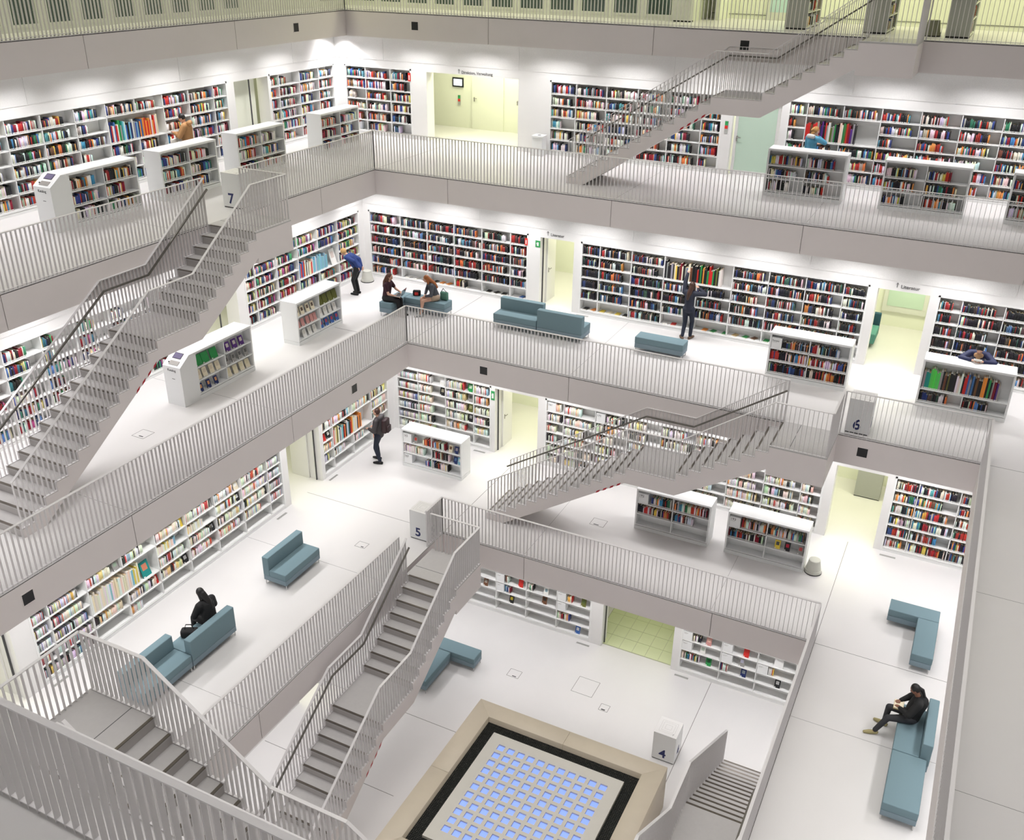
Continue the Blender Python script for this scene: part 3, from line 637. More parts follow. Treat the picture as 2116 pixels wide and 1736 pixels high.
# lying fire extinguisher in the shelf
t = thing('fire_extinguisher', 'red fire extinguisher lying in the shelf left of the first doorway', 'fire extinguisher', (-2.12, YW[6]+.14, Z(6)+rowz(3)+.09+.0), 0)
b = MB().cyl((0, 0), .075, .075, -.22, .16, M['bright'], 20); o = put('tank', b, t, (0, 0, 0), (0, PI/2, .15), .02)
put('valve', MB().box(.17, .26, -.03, .03, -.03, .05, M['black']).box(.2, .3, -.01, .01, .03, .06, M['black']), t, None, (0, 0, .15)); put('label_band', MB().cyl((0, 0), .0765, .0765, -.10, .03, M['wall'], 20), t, None, (0, PI/2, .15))
# bins, boxes
def bin_(k, x, y, w_, h, lab, mt='unit'):
    t = thing('waste_bin', lab, 'bin', (x, y, Z(k)))
    put('body', MB().box(-w_/2, w_/2, -w_/2, w_/2, 0, h-.06, M[mt]), t); put('lid', MB().box(-w_/2-.02, w_/2+.02, -w_/2-.02, w_/2+.02, h-.05, h, M[mt]), t); put('opening', MB().cyl((0, 0), .06, .06, h, h+.003, M['ink']), t)
bin_(7, -1.78, 9.42, .34, .62, 'white boxy bin against the wall left of the upper back stair')
bin_(6, -.05, 10.2, .4, .85, 'pale bin with round opening behind the first Literatur doorway', 'green')
def stool(k, x, y, lab, mt='plastic'):
    t = thing('step_stool', lab, 'stool', (x, y, Z(k)))
    put('body', MB().cyl((0, 0), .19, .145, .09, .34, M[mt], 28), t); put('top_plate', MB().cyl((0, 0), .15, .14, .34, .375, M[mt], 28), t, bevel=.01)
    put('skirt', MB().cyl((0, 0), .215, .205, .02, .095, M[mt], 28), t); put('rubber_ring', MB().cyl((0, 0), .22, .22, 0, .025, M['black'], 28), t)
stool(5, 9.28, 2.84, 'grey round step stool beside bookcase 193'); stool(6, -6.62, 6.55, 'pale round step stool behind the bending person in blue')
stool(8, 9.16, 8.9, 'olive round step stool on the top gallery beside a grey case end', 'bin')
# green tiles behind the lowest doorway
fh = MB().box(3.6, 6.4, 2.45, 6.6, .0, .004, M['tileg']); tf = struct('floor', fh)
for i in range(7):
    for jx_ in range(8):
        x0 = 3.62+i*.395; y0 = 2.47+jx_*.5
        put('floor_tile', MB().box(x0, x0+.385, y0, y0+.49, .004, .012, M['tile']), tf)
# corridor pieces behind the doorways
t = thing('cabinet', 'grey cabinet behind the right doorway of the third gallery', 'cabinet', (9.95, 7.5, Z(5))); put('body', MB().box(-.35, .35, -.25, .25, .03, 1.1, M['steelgrey']), t); put('base', MB().box(-.35, .35, -.24, .25, 0, .03, M['black']), t)
t = thing('wall_window', 'green glass panel at the end of the right Literatur doorway', 'window', (9.75, CW[6]-.04, Z(6)+1.15)); put('frame', MB().box(-.62, .62, -.03, .04, -.68, .68, M['frame']), t); put('pane', MB().box(-.5, .5, -.04, -.03, -.5, .55, M['gglass']), t)
t = thing('armchair', 'teal armchair edge inside the right Literatur doorway', 'chair', (8.95, 8.9, Z(6))); put('seat', MB().box(-.3, .3, -.45, .45, .12, .42, cm('teal_cloth', (.10, .30, .26))), t, bevel=.03); put('backrest', MB().box(-.1, .3, .35, .5, .12, .78, cm('dark_teal', (.02, .08, .12))), t, bevel=.03)

# ------------------------------------------------------------------ top gallery (level 8) walls
Z8 = Z(8)
def window_wall(side):
    mb = MB(); d = .05
    if side == 'back':
        a = -8.6; F0 = 9.5; n = 11; put8 = lambda u0, u1, v0, v1, z0, z1, m, b: b.box(u0, u1, F0+v0, F0+v1, Z8+z0, Z8+z1, m)
        u0w, u1w = -9.0, 2.61
    else:
        a = -11.85; F0 = -9.0; n = 18; put8 = lambda u0, u1, v0, v1, z0, z1, m, b: b.box(F0-v1, F0-v0, u0, u1, Z8+z0, Z8+z1, m)
        u0w, u1w = -18, 9.5
    put8(u0w, u1w, 0, d, 0, .10, M['frame'], mb); put8(u0w, u1w, 0, d, 2.9, CE, M['frame'], mb)
    wins = [(a+i*1.0, a+i*1.0+.83) for i in range(n)] if side == 'back' else [(-3.95-8+i*.98, -3.95-8+i*.98+.76) for i in range(17)]
    if side == 'left': wins = [w_ for w_ in wins if w_[1] < 4.95]+[(8.15, 9.0)]
    c = u0w
    for (p, q) in wins: put8(c, p, 0, d, .10, 2.9, M['frame'], mb); c = q
    put8(c, u1w, 0, d, .10, 2.9, M['frame'], mb)
    o = struct('wall_'+side, mb)
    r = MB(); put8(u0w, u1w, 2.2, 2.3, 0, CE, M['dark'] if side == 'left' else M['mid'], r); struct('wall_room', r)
    cp = MB(); put8(u0w, u1w, .06, 2.2, .0, .02, M['dark'], cp); struct('floor', cp)  # dark floor sheet added so the room behind the glass reads as unlit
    for i, (p, q) in enumerate(wins):
        wd = link('window_%d' % (i+1), None); wd['kind'] = 'structure'
        f = MB(); 
        for (x0, x1, z0, z1) in ((p, p+.05, .1, 2.9), (q-.05, q, .1, 2.9), (p+.05, q-.05, .1, .16), (p+.05, q-.05, 2.84, 2.9)): put8(x0, x1, -.012, d+.01, z0, z1, M['frame'], f)
        put('window_frame', f, wd); g = MB(); put8(p+.05, q-.05, .02, .028, .16, 2.84, M['glass'], g); put('pane', g, wd)
        if rnd.random() < .8:   # cabinet behind the glass, in dark colours standing in for the unlit room
            b = MB(); cc = rnd.choice([(.02, .03, .10), (.03, .04, .04), (.06, .09, .08)])
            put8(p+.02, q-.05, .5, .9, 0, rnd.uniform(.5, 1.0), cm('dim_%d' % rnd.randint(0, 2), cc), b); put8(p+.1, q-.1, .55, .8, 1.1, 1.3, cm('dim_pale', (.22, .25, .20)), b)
            ob = put('office_cabinet', b); tag(ob, 'dim office cabinet behind the %s window from the corner on the top %s wall' % (ORD[(n-i) if side == 'left' else i+1], side), 'cabinet', 'dim furniture behind the top gallery windows')
window_wall('back'); window_wall('left')
mb = MB().box(2.61, 2.72, 9.5, 12.0, Z8, Z8+CE, M['green']).box(2.61, 22, 11.75, 11.95, Z8, Z8+CE, M['green']).box(3.15, 3.25, 10.6, 11.75, Z8, Z8+CE, M['green'])
wb8 = struct('wall_back', mb)
bs = MB().box(2.72, 22, 11.735, 11.75, Z8+.12, Z8+.13, M['ink']); put('base_line', bs, wb8)
t = thing('door_leaf', 'white door with pale blue pane behind the upper stair on the top gallery', 'door', (4.35, 11.72, Z8)); put('frame', MB().box(0, 1.1, -.03, .03, 0, 2.2, M['frame']), t); put('pane', MB().box(.1, 1.0, -.036, -.03, .22, 2.1, mat('pale_blue_pane', (.55, .75, .75), .2)), t)
def stack(x, y, lab, w_=.56, d=1.7, h=2.2):
    t = thing('book_stack', lab, 'bookcase', (x, y, Z8))
    put('end_panel', MB().box(0, w_, -.03, 0, .04, h, M['steelgrey']), t); put('plinth', MB().box(.01, w_-.01, -.02, d, 0, .04, M['black']), t)
    put('core', MB().box(.05, w_*.5, 0, d, .04, h, M['frame']), t); put('end_panel', MB().box(0, w_, d, d+.03, .04, h, M['steelgrey']), t)
    for i in range(6): put('shelf', MB().box(w_*.5, w_, 0, d, .04+i*.36, .06+i*.36, M['frame']), t)
    F = ((x+w_, y+0, Z8), PI/2)
    for i in range(5):
        for b0 in (0.02, .9): fill(F, b0, b0+.8, .065+i*.36, .33, fr(.5, .95), 'mix', .18, v0=.02)
stack(5.52, 8.85, 'grey ended book stack on the top gallery, partly behind the stair railing')
stack(7.54, 8.75, 'grey ended book stack on the top gallery at the stair head')
stack(9.48, 8.65, 'grey ended book stack on the top gallery, right of the olive stool')
t = thing('wall_cabinet', 'pale cabinet at the corner of the top gallery windows', 'cabinet', (2.61, 9.38, Z8)); put('body', MB().box(-.35, .18, 0, .3, .04, 2.4, M['frame']), t); put('base', MB().box(-.34, .17, .01, .3, 0, .04, M['black']), t)
for x, y, sx, sy, p in ((-3, 8.6, 10, .5, 190), (6.5, 10.3, 6, 1.2, 150), (13, 10, 6, 1.2, 150)): area('top_gallery_light', (x, y, Z8+CE-.02), sx, sy, p, (1, 1, .62))
area('top_gallery_light', (-8.3, 0, Z8+CE-.02), .5, 16, 190, (1, 1, .62))

# ------------------------------------------------------------------ black square openings in the fascias
for (k, side, a, lab) in [(8, 'back', -5.19, 'black square panel in the top fascia above the wide doorway'), (8, 'back', 4.80, 'black square panel in the top fascia above the upper stair landing'), (6, 'back', -.12, 'black square panel in the middle fascia above the third gallery doorway'), (6, 'back', 9.9, 'black square panel in the fascia under the cube numbered 6'), (8, 'left', 5.24, 'black square panel in the top left fascia near the corner'), (6, 'left', -.07, 'black square panel in the left fascia above the backpack wearer'), (6, 'left', -10.15, 'black square panel in the left fascia at the lower left edge')]:
    z = Z(k)-.355; q = .115
    if side == 'back': t = thing('speaker_panel', lab, 'speaker', (a, YT(k), z))
    else: t = thing('speaker_panel', lab, 'speaker', (XL(k), a, z), PI/2)
    f = MB()
    for p in ((-q-.015, q+.015, q, q+.015), (-q-.015, q+.015, -q-.015, -q), (-q-.015, -q, -q, q), (q, q+.015, -q, q)): f.box(p[0], p[1], -.008, 0, p[2], p[3], M['fascia'])
    put('frame', f, t); put('cloth', MB().box(-q, q, -.004, 0, -q, q, M['black']), t)

# ------------------------------------------------------------------ railings
BW, BT = .050, .010; RH = 1.10; SP = .102
def bal_mesh(h, axis):
    key = ('b', round(h, 2), axis)
    if key not in MESHC:
        a, b = (BT/2, BW/2) if axis == 'x' else (BW/2, BT/2)
        MESHC[key] = MB().box(-a, a, -b, b, 0, round(h, 2), M['rail']).mesh('baluster')
    return MESHC[key]
def rail_run(t, p, q, joined=False, start=True, end=True, sub=None):
    """straight level run from p to q (both (x, y, z)) as parts of t"""
    ax = 'x' if abs(q[0]-p[0]) > abs(q[1]-p[1]) else 'y'; P = Vector(p); Q = Vector(q); L = (Q-P).length; d = (Q-P)/L
    m = MB().bar(P+Vector((0, 0, RH-.006)), Q+Vector((0, 0, RH-.006)), .055, .014, M['rail']); put('top_rail', m, t)
    m = MB().bar(P+Vector((0, 0, .035)), Q+Vector((0, 0, .035)), .045, .012, M['rail']); put('bottom_rail', m, t)
    n = max(1, int(round(L/SP))); J = MB(); c = 0
    for i in range(0 if start else 1, n+1 if end else n):
        x = P+d*(L*i/n)
        if joined or c >= 295:
            a, b = (BT/2, BW/2) if ax == 'x' else (BW/2, BT/2); J.box(x.x-a, x.x+a, x.y-b, x.y+b, x.z-.02, x.z+RH-.012, M['rail'])
        else: link('baluster', bal_mesh(RH+.008, ax), t, (x.x, x.y, x.z-.02)); c += 1
    if J.v: put('balusters', J, t)['kind'] = 'stuff'
IN = .03
def gallery_rail(k, pts, lab, joined=False, base=None):
    t = thing('railing', lab, 'railing', (0, 0, 0))
    for a, b in pts: rail_run(t, (*a, Z(k)), (*b, Z(k)), joined)
    # posts at run ends
    for a, b in pts:
        for e_ in (a, b): put('end_post', MB().box(e_[0]-.018, e_[0]+.018, e_[1]-.018, e_[1]+.018, Z(k)-.02, Z(k)+RH-.013, M['rail']), t)
    return t
def xl(k): return XL(k)-IN
def xr(k): return XR(k)+IN
def yt(k): return YT(k)+IN
O5a, O5b = -.76, -2.10     # openings at the stair heads
gallery_rail(5, [((xl(5), yt(5)), (xr(5), yt(5)))], 'grey railing on the back edge of the third gallery before bookcases 192 and 193')
gallery_rail(5, [((xl(5), yt(5)), (xl(5), O5a))], 'short grey railing piece beside the cube numbered 5')
gallery_rail(5, [((xl(5), O5b), (xl(5), Y0))], 'grey railing along the left edge of the third gallery, past the blue sofas')
gallery_rail(5, [((xr(5), yt(5)), (xr(5), -7.75))], 'grey railing seen end on along the right edge of the third gallery')
gallery_rail(6, [((xl(6), yt(6)), (8.02, yt(6)))], 'grey railing along the back edge of the second gallery, before the blue benches')
gallery_rail(6, [((9.32, yt(6)), (xr(6), yt(6)))], 'short grey railing right of the cube numbered 6')
gallery_rail(6, [((xl(6), yt(6)), (xl(6), -13.0))], 'grey railing along the left edge of the second gallery, below the tall left stair')
gallery_rail(6, [((xr(6), yt(6)), (xr(6), -13.0))], 'grey railing seen end on along the right edge of the second gallery')
gallery_rail(6, [((xl(6), -13.0), (.5, -13.0))], 'grey railing piece left of the nearest stair landing')
gallery_rail(6, [((1.86, -13.0), (12.3, -13.0))], 'level grey railing between the nearest stair and the nearest railing')
gallery_rail(5, [((xl(5), Y0-.03), (xr(5), Y0-.03))], 'grey railing low under the nearest stair at the bottom')
gallery_rail(7, [((xl(7), yt(7)), (xr(7), yt(7)))], 'grey railing along the back edge of the upper gallery below the back stair')
gallery_rail(7, [((xl(7), yt(7)), (xl(7), -.60))], 'grey railing along the upper left gallery between corner and cube numbered 7')
gallery_rail(7, [((xl(7), -1.93), (xl(7), -15.6))], 'grey railing along the upper left gallery before the catalogue bookcase')
gallery_rail(7, [((-5.1, -15.62), (15, -15.62))], 'nearest grey railing with broad cap crossing the lower left corner')
gallery_rail(8, [((xl(8), yt(8)), (7.82, yt(8)))], 'grey railing along the back edge of the topmost gallery', True)
gallery_rail(8, [((9.14, yt(8)), (xr(8), yt(8)))], 'grey railing at the top right beyond the stair head', True)
gallery_rail(8, [((xl(8), yt(8)), (xl(8), -14))], 'grey railing along the left edge of the topmost gallery', True)

# ------------------------------------------------------------------ stairs
R = H/22; TR = .30; SW = 1.43
U1 = 13*TR; U2 = U1+1.29; U3 = U2+7*TR; U4 = U3+1.29    # end of lower flight, of mid landing, of upper flight, of head landing
ZM = 14*R
def step_profile():
    p = [(0, 0)]
    for i in range(14): p.append((i*TR, (i+1)*R)); p.append(((i+1)*TR if i < 13 else U2, (i+1)*R))
    z = ZM
    for i in range(8):
        p.append((U2+i*TR, z+(i+1)*R)); p.append((U2+(i+1)*TR if i < 7 else U3, z+(i+1)*R))
    return p
def nosing(u):   # height of nosing line
    if u <= U1: return R + u/TR*R
    if u <= U2: return ZM
    if u <= U3: return ZM + R*(1+(u-U2)/TR) if u < U3 else H
    return H
def floor_at(u):
    if u >= U3: return H
    if u >= U2: return ZM + R*(1+int((u-U2)/TR+1e-6))
    if u >= U1: return ZM
    return R*(1+max(0, int(u/TR+1e-6)))
def make_stair(head=True, mark=True):
    t = link('staircase', None)
    top = step_profile(); poly = list(top)
    poly += [(U3+.05, H), (U3+.05, 3.55), (U2, 2.21), (U1, 2.21), (.5, 0)] if not head else [(U3, H), (U3, H-T+.12), (U2, 2.21), (U1, 2.21), (.5, 0)]
    # side profile is drawn slightly inside so treads stand proud
    mb = MB(); 
    # split the concave polygon into columns
    us = sorted(set([p[0] for p in top]+[.5, U1, U2, U3]))
    def under(u):
        if u <= .5: return 0
        if u <= U1: return (u-.5)/(U1-.5)*2.21
        if u <= U2: return 2.21
        return 2.21+(u-U2)/(U3-U2)*(H-T+.14-2.21)
    for a, b in zip(us[:-1], us[1:]):
        zt = floor_at((a+b)/2)-.004
        mb.hexa([(a, 0, under(a)), (b, 0, under(b)), (b, SW, under(b)), (a, SW, under(a)), (a, 0, zt), (b, 0, zt), (b, SW, zt), (a, SW, zt)], M['fascia'])
    put('stair_body', mb, t)
    def tread(u0, u1, z, name='tread'):
        o = put(name, MB().box(u0-.012, u1, .055, SW-.055, z-.045, z+.003, M['tread']), t)
        put('nosing_strip', MB().box(u0-.014, u0+.035, .06, SW-.06, z-.012, z+.0045, M['nose']), o)
        put('riser', MB().box(u0-.004, u0+.01, .055, SW-.055, z-R+.003, z-.045, M['riser']), o)
    for i in range(13): tread(i*TR, (i+1)*TR, (i+1)*R)
    tread(U1, U2, ZM, 'mid_landing')
    for i in range(7): tread(U2+i*TR, U2+(i+1)*TR, ZM+(i+1)*R)
    if head:
        put('head_landing', MB().box(U3, U4, 0, SW, H-T, H-.03, M['fascia']).box(U3-.012, U4, 0, SW+.02, H-.028, H+.002, M['tread']), t)
        put('riser', MB().box(U3-.005, U3+.01, .055, SW-.055, H-R, H-.03, M['riser']), t)
        put('nosing_strip', MB().box(U3-.014, U3+.03, .06, SW-.06, H-.012, H+.004, M['nose']), t)
        put('landing_joint', MB().box(U3+.42, U3+.432, .03, SW, H+.002, H+.0035, M['ink']), t)
    # railings on both sides
    for side, v in ((0, .028), (1, SW-.028)):
        rl = link('stair_railing', None, t, (0, v, 0)); P = [(0.02, floor_at(0)+RH-.1), (U1, ZM+RH), (U2+.0, ZM+RH), (U3, H+RH)]
        if head and side == 0: P.append((U4-.03, H+RH))
        m = MB()
        for (a, za), (b, zb) in zip(P[:-1], P[1:]): m.bar((a, 0, za), (b, 0, zb), .055, .014, M['rail'])
        put('top_rail', m, rl)
        m = MB(); uend = U4-.03 if (head and side == 0) else U3
        for i in range(13): m.box(i*TR, (i+1)*TR, -.022, .022, (i+1)*R+.004, (i+1)*R+.016, M['rail']); m.box(i*TR-.006, i*TR+.006, -.022, .022, i*R, (i+1)*R+.01, M['rail'])
        m.box(U1, U2, -.022, .022, ZM+.004, ZM+.016, M['rail'])
        for i in range(8):
            m.box(U2+i*TR-.006, U2+i*TR+.006, -.022, .022, ZM+i*R, ZM+(i+1)*R+.01, M['rail'])
            if i < 7: m.box(U2+i*TR, U2+(i+1)*TR, -.022, .022, ZM+(i+1)*R+.004, ZM+(i+1)*R+.016, M['rail'])
        if uend > U3: m.box(U3, uend, -.022, .022, H+.004, H+.016, M['rail'])
        put('base_flat', m, rl)
        u = .03
        while u < uend+.001:
            for (a, za), (b, zb) in zip(P[:-1], P[1:]):
                if a <= u <= b+1e-6: ztop = za+(zb-za)*(u-a)/(b-a); break
            z0 = floor_at(u)+.0
            link('baluster', bal_mesh(ztop-z0-.005, 'x'), rl, (u, 0, z0)); u += .1
        if head and side == 0:
            m = MB().bar((U4-.03, 0, H+RH), (U4-.03, SW, H+RH), .055, .014, M['rail']); put('top_rail', m, rl)
            for i in range(1, 14): link('baluster', bal_mesh(RH-.005, 'y'), rl, (U4-.03, i*.1, H))
        # handrail
        sgn = 1 if side == 0 else -1
        if side == 1 or not head or True:
            v2 = sgn*.075; Q = [(-.05, floor_at(0)+.80), (U1+.02, ZM+.88), (U2-.02, ZM+.88), (U3+.0, H+.85)]
            if side == 1:
                m = MB()
                for (a, za), (b, zb) in zip(Q[:-1], Q[1:]): m.bar((a, v2, za), (b, v2, zb), .036, .036, M['hand'])
                hr = put('handrail', m, rl)
                for a in (.8, 2.2, 3.6, U1+.6, U2+.5, U3-.5):
                    for (aa, za), (b, zb) in zip(Q[:-1], Q[1:]):
                        if aa <= a <= b: zz = za+(zb-za)*(a-aa)/(b-aa)
                    put('bracket', MB().box(a-.006, a+.006, min(0, v2), max(0, v2), zz-.05, zz-.035, M['rail']), rl)
    if mark:
        for i in range(4):
            a = 3.15+i*.18; zz = lambda u: (u-.5)/(U1-.5)*2.21
            put('warning_mark', MB().hexa([(a, -.004, zz(a)-.006), (a+.09, -.004, zz(a+.09)-.006), (a+.09, .05, zz(a+.09)-.006), (a, .05, zz(a)-.006), (a+.03, -.004, zz(a+.03)+.045), (a+.12, -.004, zz(a+.12)+.045), (a+.12, .05, zz(a+.12)+.045), (a+.03, .05, zz(a+.03)+.045)], M['red']), t)
    return t
st = make_stair()
st.location = (.72, 1.17, Z(5)); tag(st, 'grey staircase rising right in front of bookcases 192 and 193 to the cube numbered 6', 'staircase')
for loc, rz, lab in [((.53, YT(8)-SW+.04, Z(7)), 0, 'grey staircase rising right at the top behind the upper back railing'),
                     ((1.58, -.78-U4, Z(4)), PI/2, 'grey staircase climbing from the lowest floor to the cube numbered 5'),
                     ((XL(7)+SW, -.62-U4, Z(6)), PI/2, 'long grey staircase at the left climbing to the cube numbered 7'),
                     ((.62+U4, -11.52, Z(5)), PI, 'nearest grey staircase at the lower left descending to the right')]:
    c = copy_tree(st); c.location = loc; c.rotation_euler = (0, 0, rz); tag(c, lab, 'staircase')
c = copy_tree(st); c.location = (8.27, -.50, Z(4)); c.rotation_euler = (0, 0, -PI/2)
tag(c, 'grey staircase rising toward the lower edge, right of the cube numbered 4', 'staircase')

# ------------------------------------------------------------------ free-standing bookcases
def unit(k, side, a, lab, content, kiosk=False, sign_=None):
    F = ((0, YT(k)+2.5+.0, Z(k)), 0) if side == 'back' else ((XL(k)-2.5, 0, Z(k)), PI/2)
    if k == 5: F = ((0, 2.65, Z(k)), 0)
    if k == 6 and side == 'back': F = ((0, 5.05, Z(k)), 0)
    if k == 6 and side == 'left': F = ((-5.07, 0, Z(k)), PI/2)
    if k == 7 and side == 'back': F = ((0, 7.66, Z(k)), 0)
    if k == 7 and side == 'left': F = ((-7.56, 0, Z(k)), PI/2)
    L = 2.05; D = .54; HT = 1.25
    t = thing('bookcase', lab, 'bookcase', fworld(F, a, 0, 0), F[1])
    put('base', MB().box(0, L, -.006, D, 0, .10, M['unit']), t); put('top_board', MB().box(0, L, -.008, D, HT-.05, HT, M['unit']), t)
    put('side_panel', MB().box(0, .045, 0, D, .108, HT-.05, M['unit']), t); put('side_panel', MB().box(L-.045, L, 0, D, .108, HT-.05, M['unit']), t)
    put('back_panel', MB().box(.045, L-.045, .26, .28, .108, HT-.05, M['unit']), t)
    mid = L/2; rz = [.14, .14+ROW, .14+2*ROW]      # bottom, middle, top rows
    for i, z in enumerate(rz):
        put('shelf', MB().box(.045, L-.045, .004, D-.01, z-.025, z, M['unit']), t) if not (content.get('tall') and i == 2) else None
    if content.get('tall'): put('divider', MB().box(mid-.011, mid+.011, .004, .26, .14, .14+ROW-.025, M['unit']), t)
    else: put('divider', MB().box(mid-.011, mid+.011, .004, .26, .14, HT-.05, M['unit']), t)
    G = (fworld(F, a, 0, 0), F[1])
    if kiosk:
        kt = thing('catalogue_terminal', content['klab'], 'terminal', fworld(F, a-.52, 0, 0), F[1])
        body = MB().prism([(0, 0), (.515, 0), (.515, 1.25), (.34, 1.25), (0, 1.02)], -.008, D, M['unit'])
        put('body', body, kt)
        # sloped desk details
        ang = math.atan2(.23, .34)
        put('monitor', MB().box(.0, .17, -.13, .13, 0, .006, M['black']).box(.012, .158, -.118, .118, .006, .008, M['screen']), kt, (.20, D/2, 1.155), (0, -ang, 0))
        put('keyboard', MB().box(0, .12, -.16, .12, 0, .008, M['keys']), kt, (.045, D/2, 1.052), (0, -ang, 0))
        put('trackball', MB().cyl((.06, .14), .02, .014, .006, .02, M['ink']), kt, (.045, D/2, 1.052), (0, -ang, 0))
        text('lettering', 'Katalog', M['ink'], .085, kt, (-.002, .40, .90), (PI/2, 0, -PI/2))
        put('slot', MB().box(-.003, 0, .2, .29, .70, .712, M['ink']), kt)
    return t, G, mid, rz
def fill_unit(G, mid, rz, spec, pal='mix'):
    for (bay, row), f in spec.items():
        u0, u1 = ((.05, mid-.012), (mid+.012, 2.0))[bay]
        fill(G, u0, u1, rz[2-row], ROW-.03, f, pal, .18)
full = {(b, r): None for b in (0, 1) for r in (0, 1, 2)}
def rf(lo=.6, hi=.95): return {k_: rnd.uniform(lo, hi) for k_ in full}
def csign(G, u, z, s_, lab, w_=.28):
    t = thing('shelf_sign', lab, 'sign', fworld(G, u, .012, z), G[1]); put('board', MB().box(0, w_, 0, .22, 0, .29, M['unit']), t); text('lettering', s_, M['ink'], .095 if len(s_) < 4 else .06, t, (.02, -.001, .19), (PI/2, 0, 0))
    put('print', MB().box(.02, .14, -.0015, 0, .165, .17, M['keys']), t)
# level 5
t, G, mid, rz = unit(5, 'back', -2.95, 'free-standing white bookcase with signs 162 and 163, right of the backpack wearer', {})
csign(G, .05, rz[2], '162', 'white shelf sign 162 at the top left of its bookcase'); csign(G, .05, rz[0], '163', 'white shelf sign 163 in the bottom row of a bookcase')
fill(G, .70, mid-.02, rz[2], .3, 1, 'mix'); fill(G, .05, .75, rz[1], .3, 1, 'pale'); fill(G, .78, mid-.02, rz[0], .3, 1, 'mix')
fill(G, mid+.02, mid+.48, rz[2], .3, 1, 'mix'); fill(G, mid+.02, mid+.62, rz[1], .3, 1, 'mix'); fill(G, mid+.02, mid+.55, rz[0], .3, 1, 'mix')
for u, z, cn, c2, d in [(.44, rz[2], 'grey', (.5, .05, .04), 'red and green display book beside the sign reading 162'), (mid+.62, rz[2], 'cream', (.2, .1, .05), 'cream display book in the top right of bookcase 162'), (mid+.82, rz[2], 'navy', (.4, .35, .4), 'dark display book at the top right end of bookcase 162'), (mid+.78, rz[1], 'navy', (.1, .2, .4), 'dark blue display book in bookcase 162'), (mid+.92, rz[1], 'light blue', (.8, .8, .8), 'light blue display book at the right end of bookcase 162')]: face_out(G, u, z, .13, .22, cn, d, .05, c2)
t, G, mid, rz = unit(5, 'back', 4.5, 'free-standing white bookcase with sign 192, left of two under the stair landing', {})
csign(G, .05, rz[2], '192', 'white shelf sign 192 in the bookcase left of another one'); fill(G, .4, mid-.02, rz[2], .3, 1, 'mix'); fill(G, .05, mid-.05, rz[1], .3, .97, 'mix'); fill(G, mid+.02, 1.95, rz[2], .3, .97, 'mix'); fill(G, mid+.02, mid+.6, rz[1], .3, 1, 'mix')
t, G, mid, rz = unit(5, 'back', 7.0, 'free-standing white bookcase with sign 193 beside the grey step stool', {})
csign(G, .05, rz[2], '193', 'white shelf sign 193 in the bookcase beside the stool'); fill(G, .35, mid-.02, rz[2], .3, 1, 'mix'); fill(G, .05, mid-.05, rz[1], .3, .97, 'mix'); fill(G, mid+.02, 1.98, rz[2], .3, .97, 'mix')
for u, cn, c2, d in [(mid+.3, 'yellow', (.1, .1, .1), 'yellow patterned display book in bookcase 193'), (mid+.55, 'black', (.5, .02, .05), 'black and red display book in bookcase 193'), (mid+.88, 'grey', (.6, .1, .1), 'small pale display book at the right end of bookcase 193')]: face_out(G, u, rz[1], .14, .23, cn, d, .05, c2)
# level 6 back
t, G, mid, rz = unit(6, 'back', 6.98, 'free-standing white bookcase with Fantasy sign behind the second gallery railing', {})
csign(G, .05, rz[2], 'Fantasy', 'white shelf sign reading Fantasy', .26); fill(G, .33, mid-.02, rz[2], .3, 1, 'dark')
for (b, r), f in {(0, 1): .98, (0, 2): .98, (1, 0): .75, (1, 1): .98, (1, 2): .96}.items(): fill(G, .05 if b == 0 else mid+.012, mid-.012 if b == 0 else 2.0, rz[2-r], .31, f, 'dark' if r != 1 else 'mix')
t, G, mid, rz = unit(6, 'back', 10.72, 'free-standing white bookcase on which a person leans with a book', {'tall': True})
fill(G, .05, 2.0, rz[1], .68, 1, 'p_mix', big=True, place='below the leaning person', group='tall books below the leaning person',
     cols=['grey', 'teal', 'teal', 'lime green', 'lime green', 'lime green', 'lime green', 'lime green', 'grey', 'black', 'brown', 'black', 'olive', 'black', 'black', 'black', 'white', 'cream', 'white', 'black', 'red', 'red', 'blue', 'grey', 'blue', 'black', 'brown', 'black', 'black', 'orange', 'orange', 'black', 'green', 'black', 'grey', 'maroon', 'purple', 'grey'])
fill(G, .05, mid-.3, rz[0], .3, .98, 'dark'); fill(G, mid+.02, mid+.62, rz[0], .3, .98, 'dark')
# level 6 left
t, G, mid, rz = unit(6, 'left', -3.0, 'free-standing white bookcase of cover-forward books with the lower catalogue terminal', {'klab': 'white catalogue terminal with sloped screen and keyboard, beside the green display books'}, True)
grp = [((.17, .42, .72), 2, 'green', None, .24, .27), ((.14, .34, .58, .80), 1, 'cream', (.7, .6, .45), .15, .24), ((.15, .42, .68), 0, 'navy', (.7, .35, .15), .12, .22), ((mid+.2, mid+.45, mid+.7), 2, 'purple', (.6, .55, .5), .16, .24), ((mid+.12, mid+.36, mid+.6, mid+.82), 1, 'grey', (.1, .1, .1), .14, .22), ((mid+.14, mid+.38, mid+.62, mid+.84), 0, 'cream', (.75, .68, .45), .16, .24)]
rn = ['bottom', 'middle', 'top']; bn = lambda u: 'left' if u < mid else 'right'
for us_, r, cn, c2, w_, h in grp:
    for i, u in enumerate(us_): face_out(G, u, rz[r], w_, h, cn, '%s display book, %s of the %s %s row beside the lower catalogue terminal' % (cn, ORD[i+1], rn[r], bn(u)), .05, c2, 'display books beside the lower catalogue terminal')
t, G, mid, rz = unit(6, 'left', .92, 'free-standing white bookcase of cover-forward books before the bending person', {})
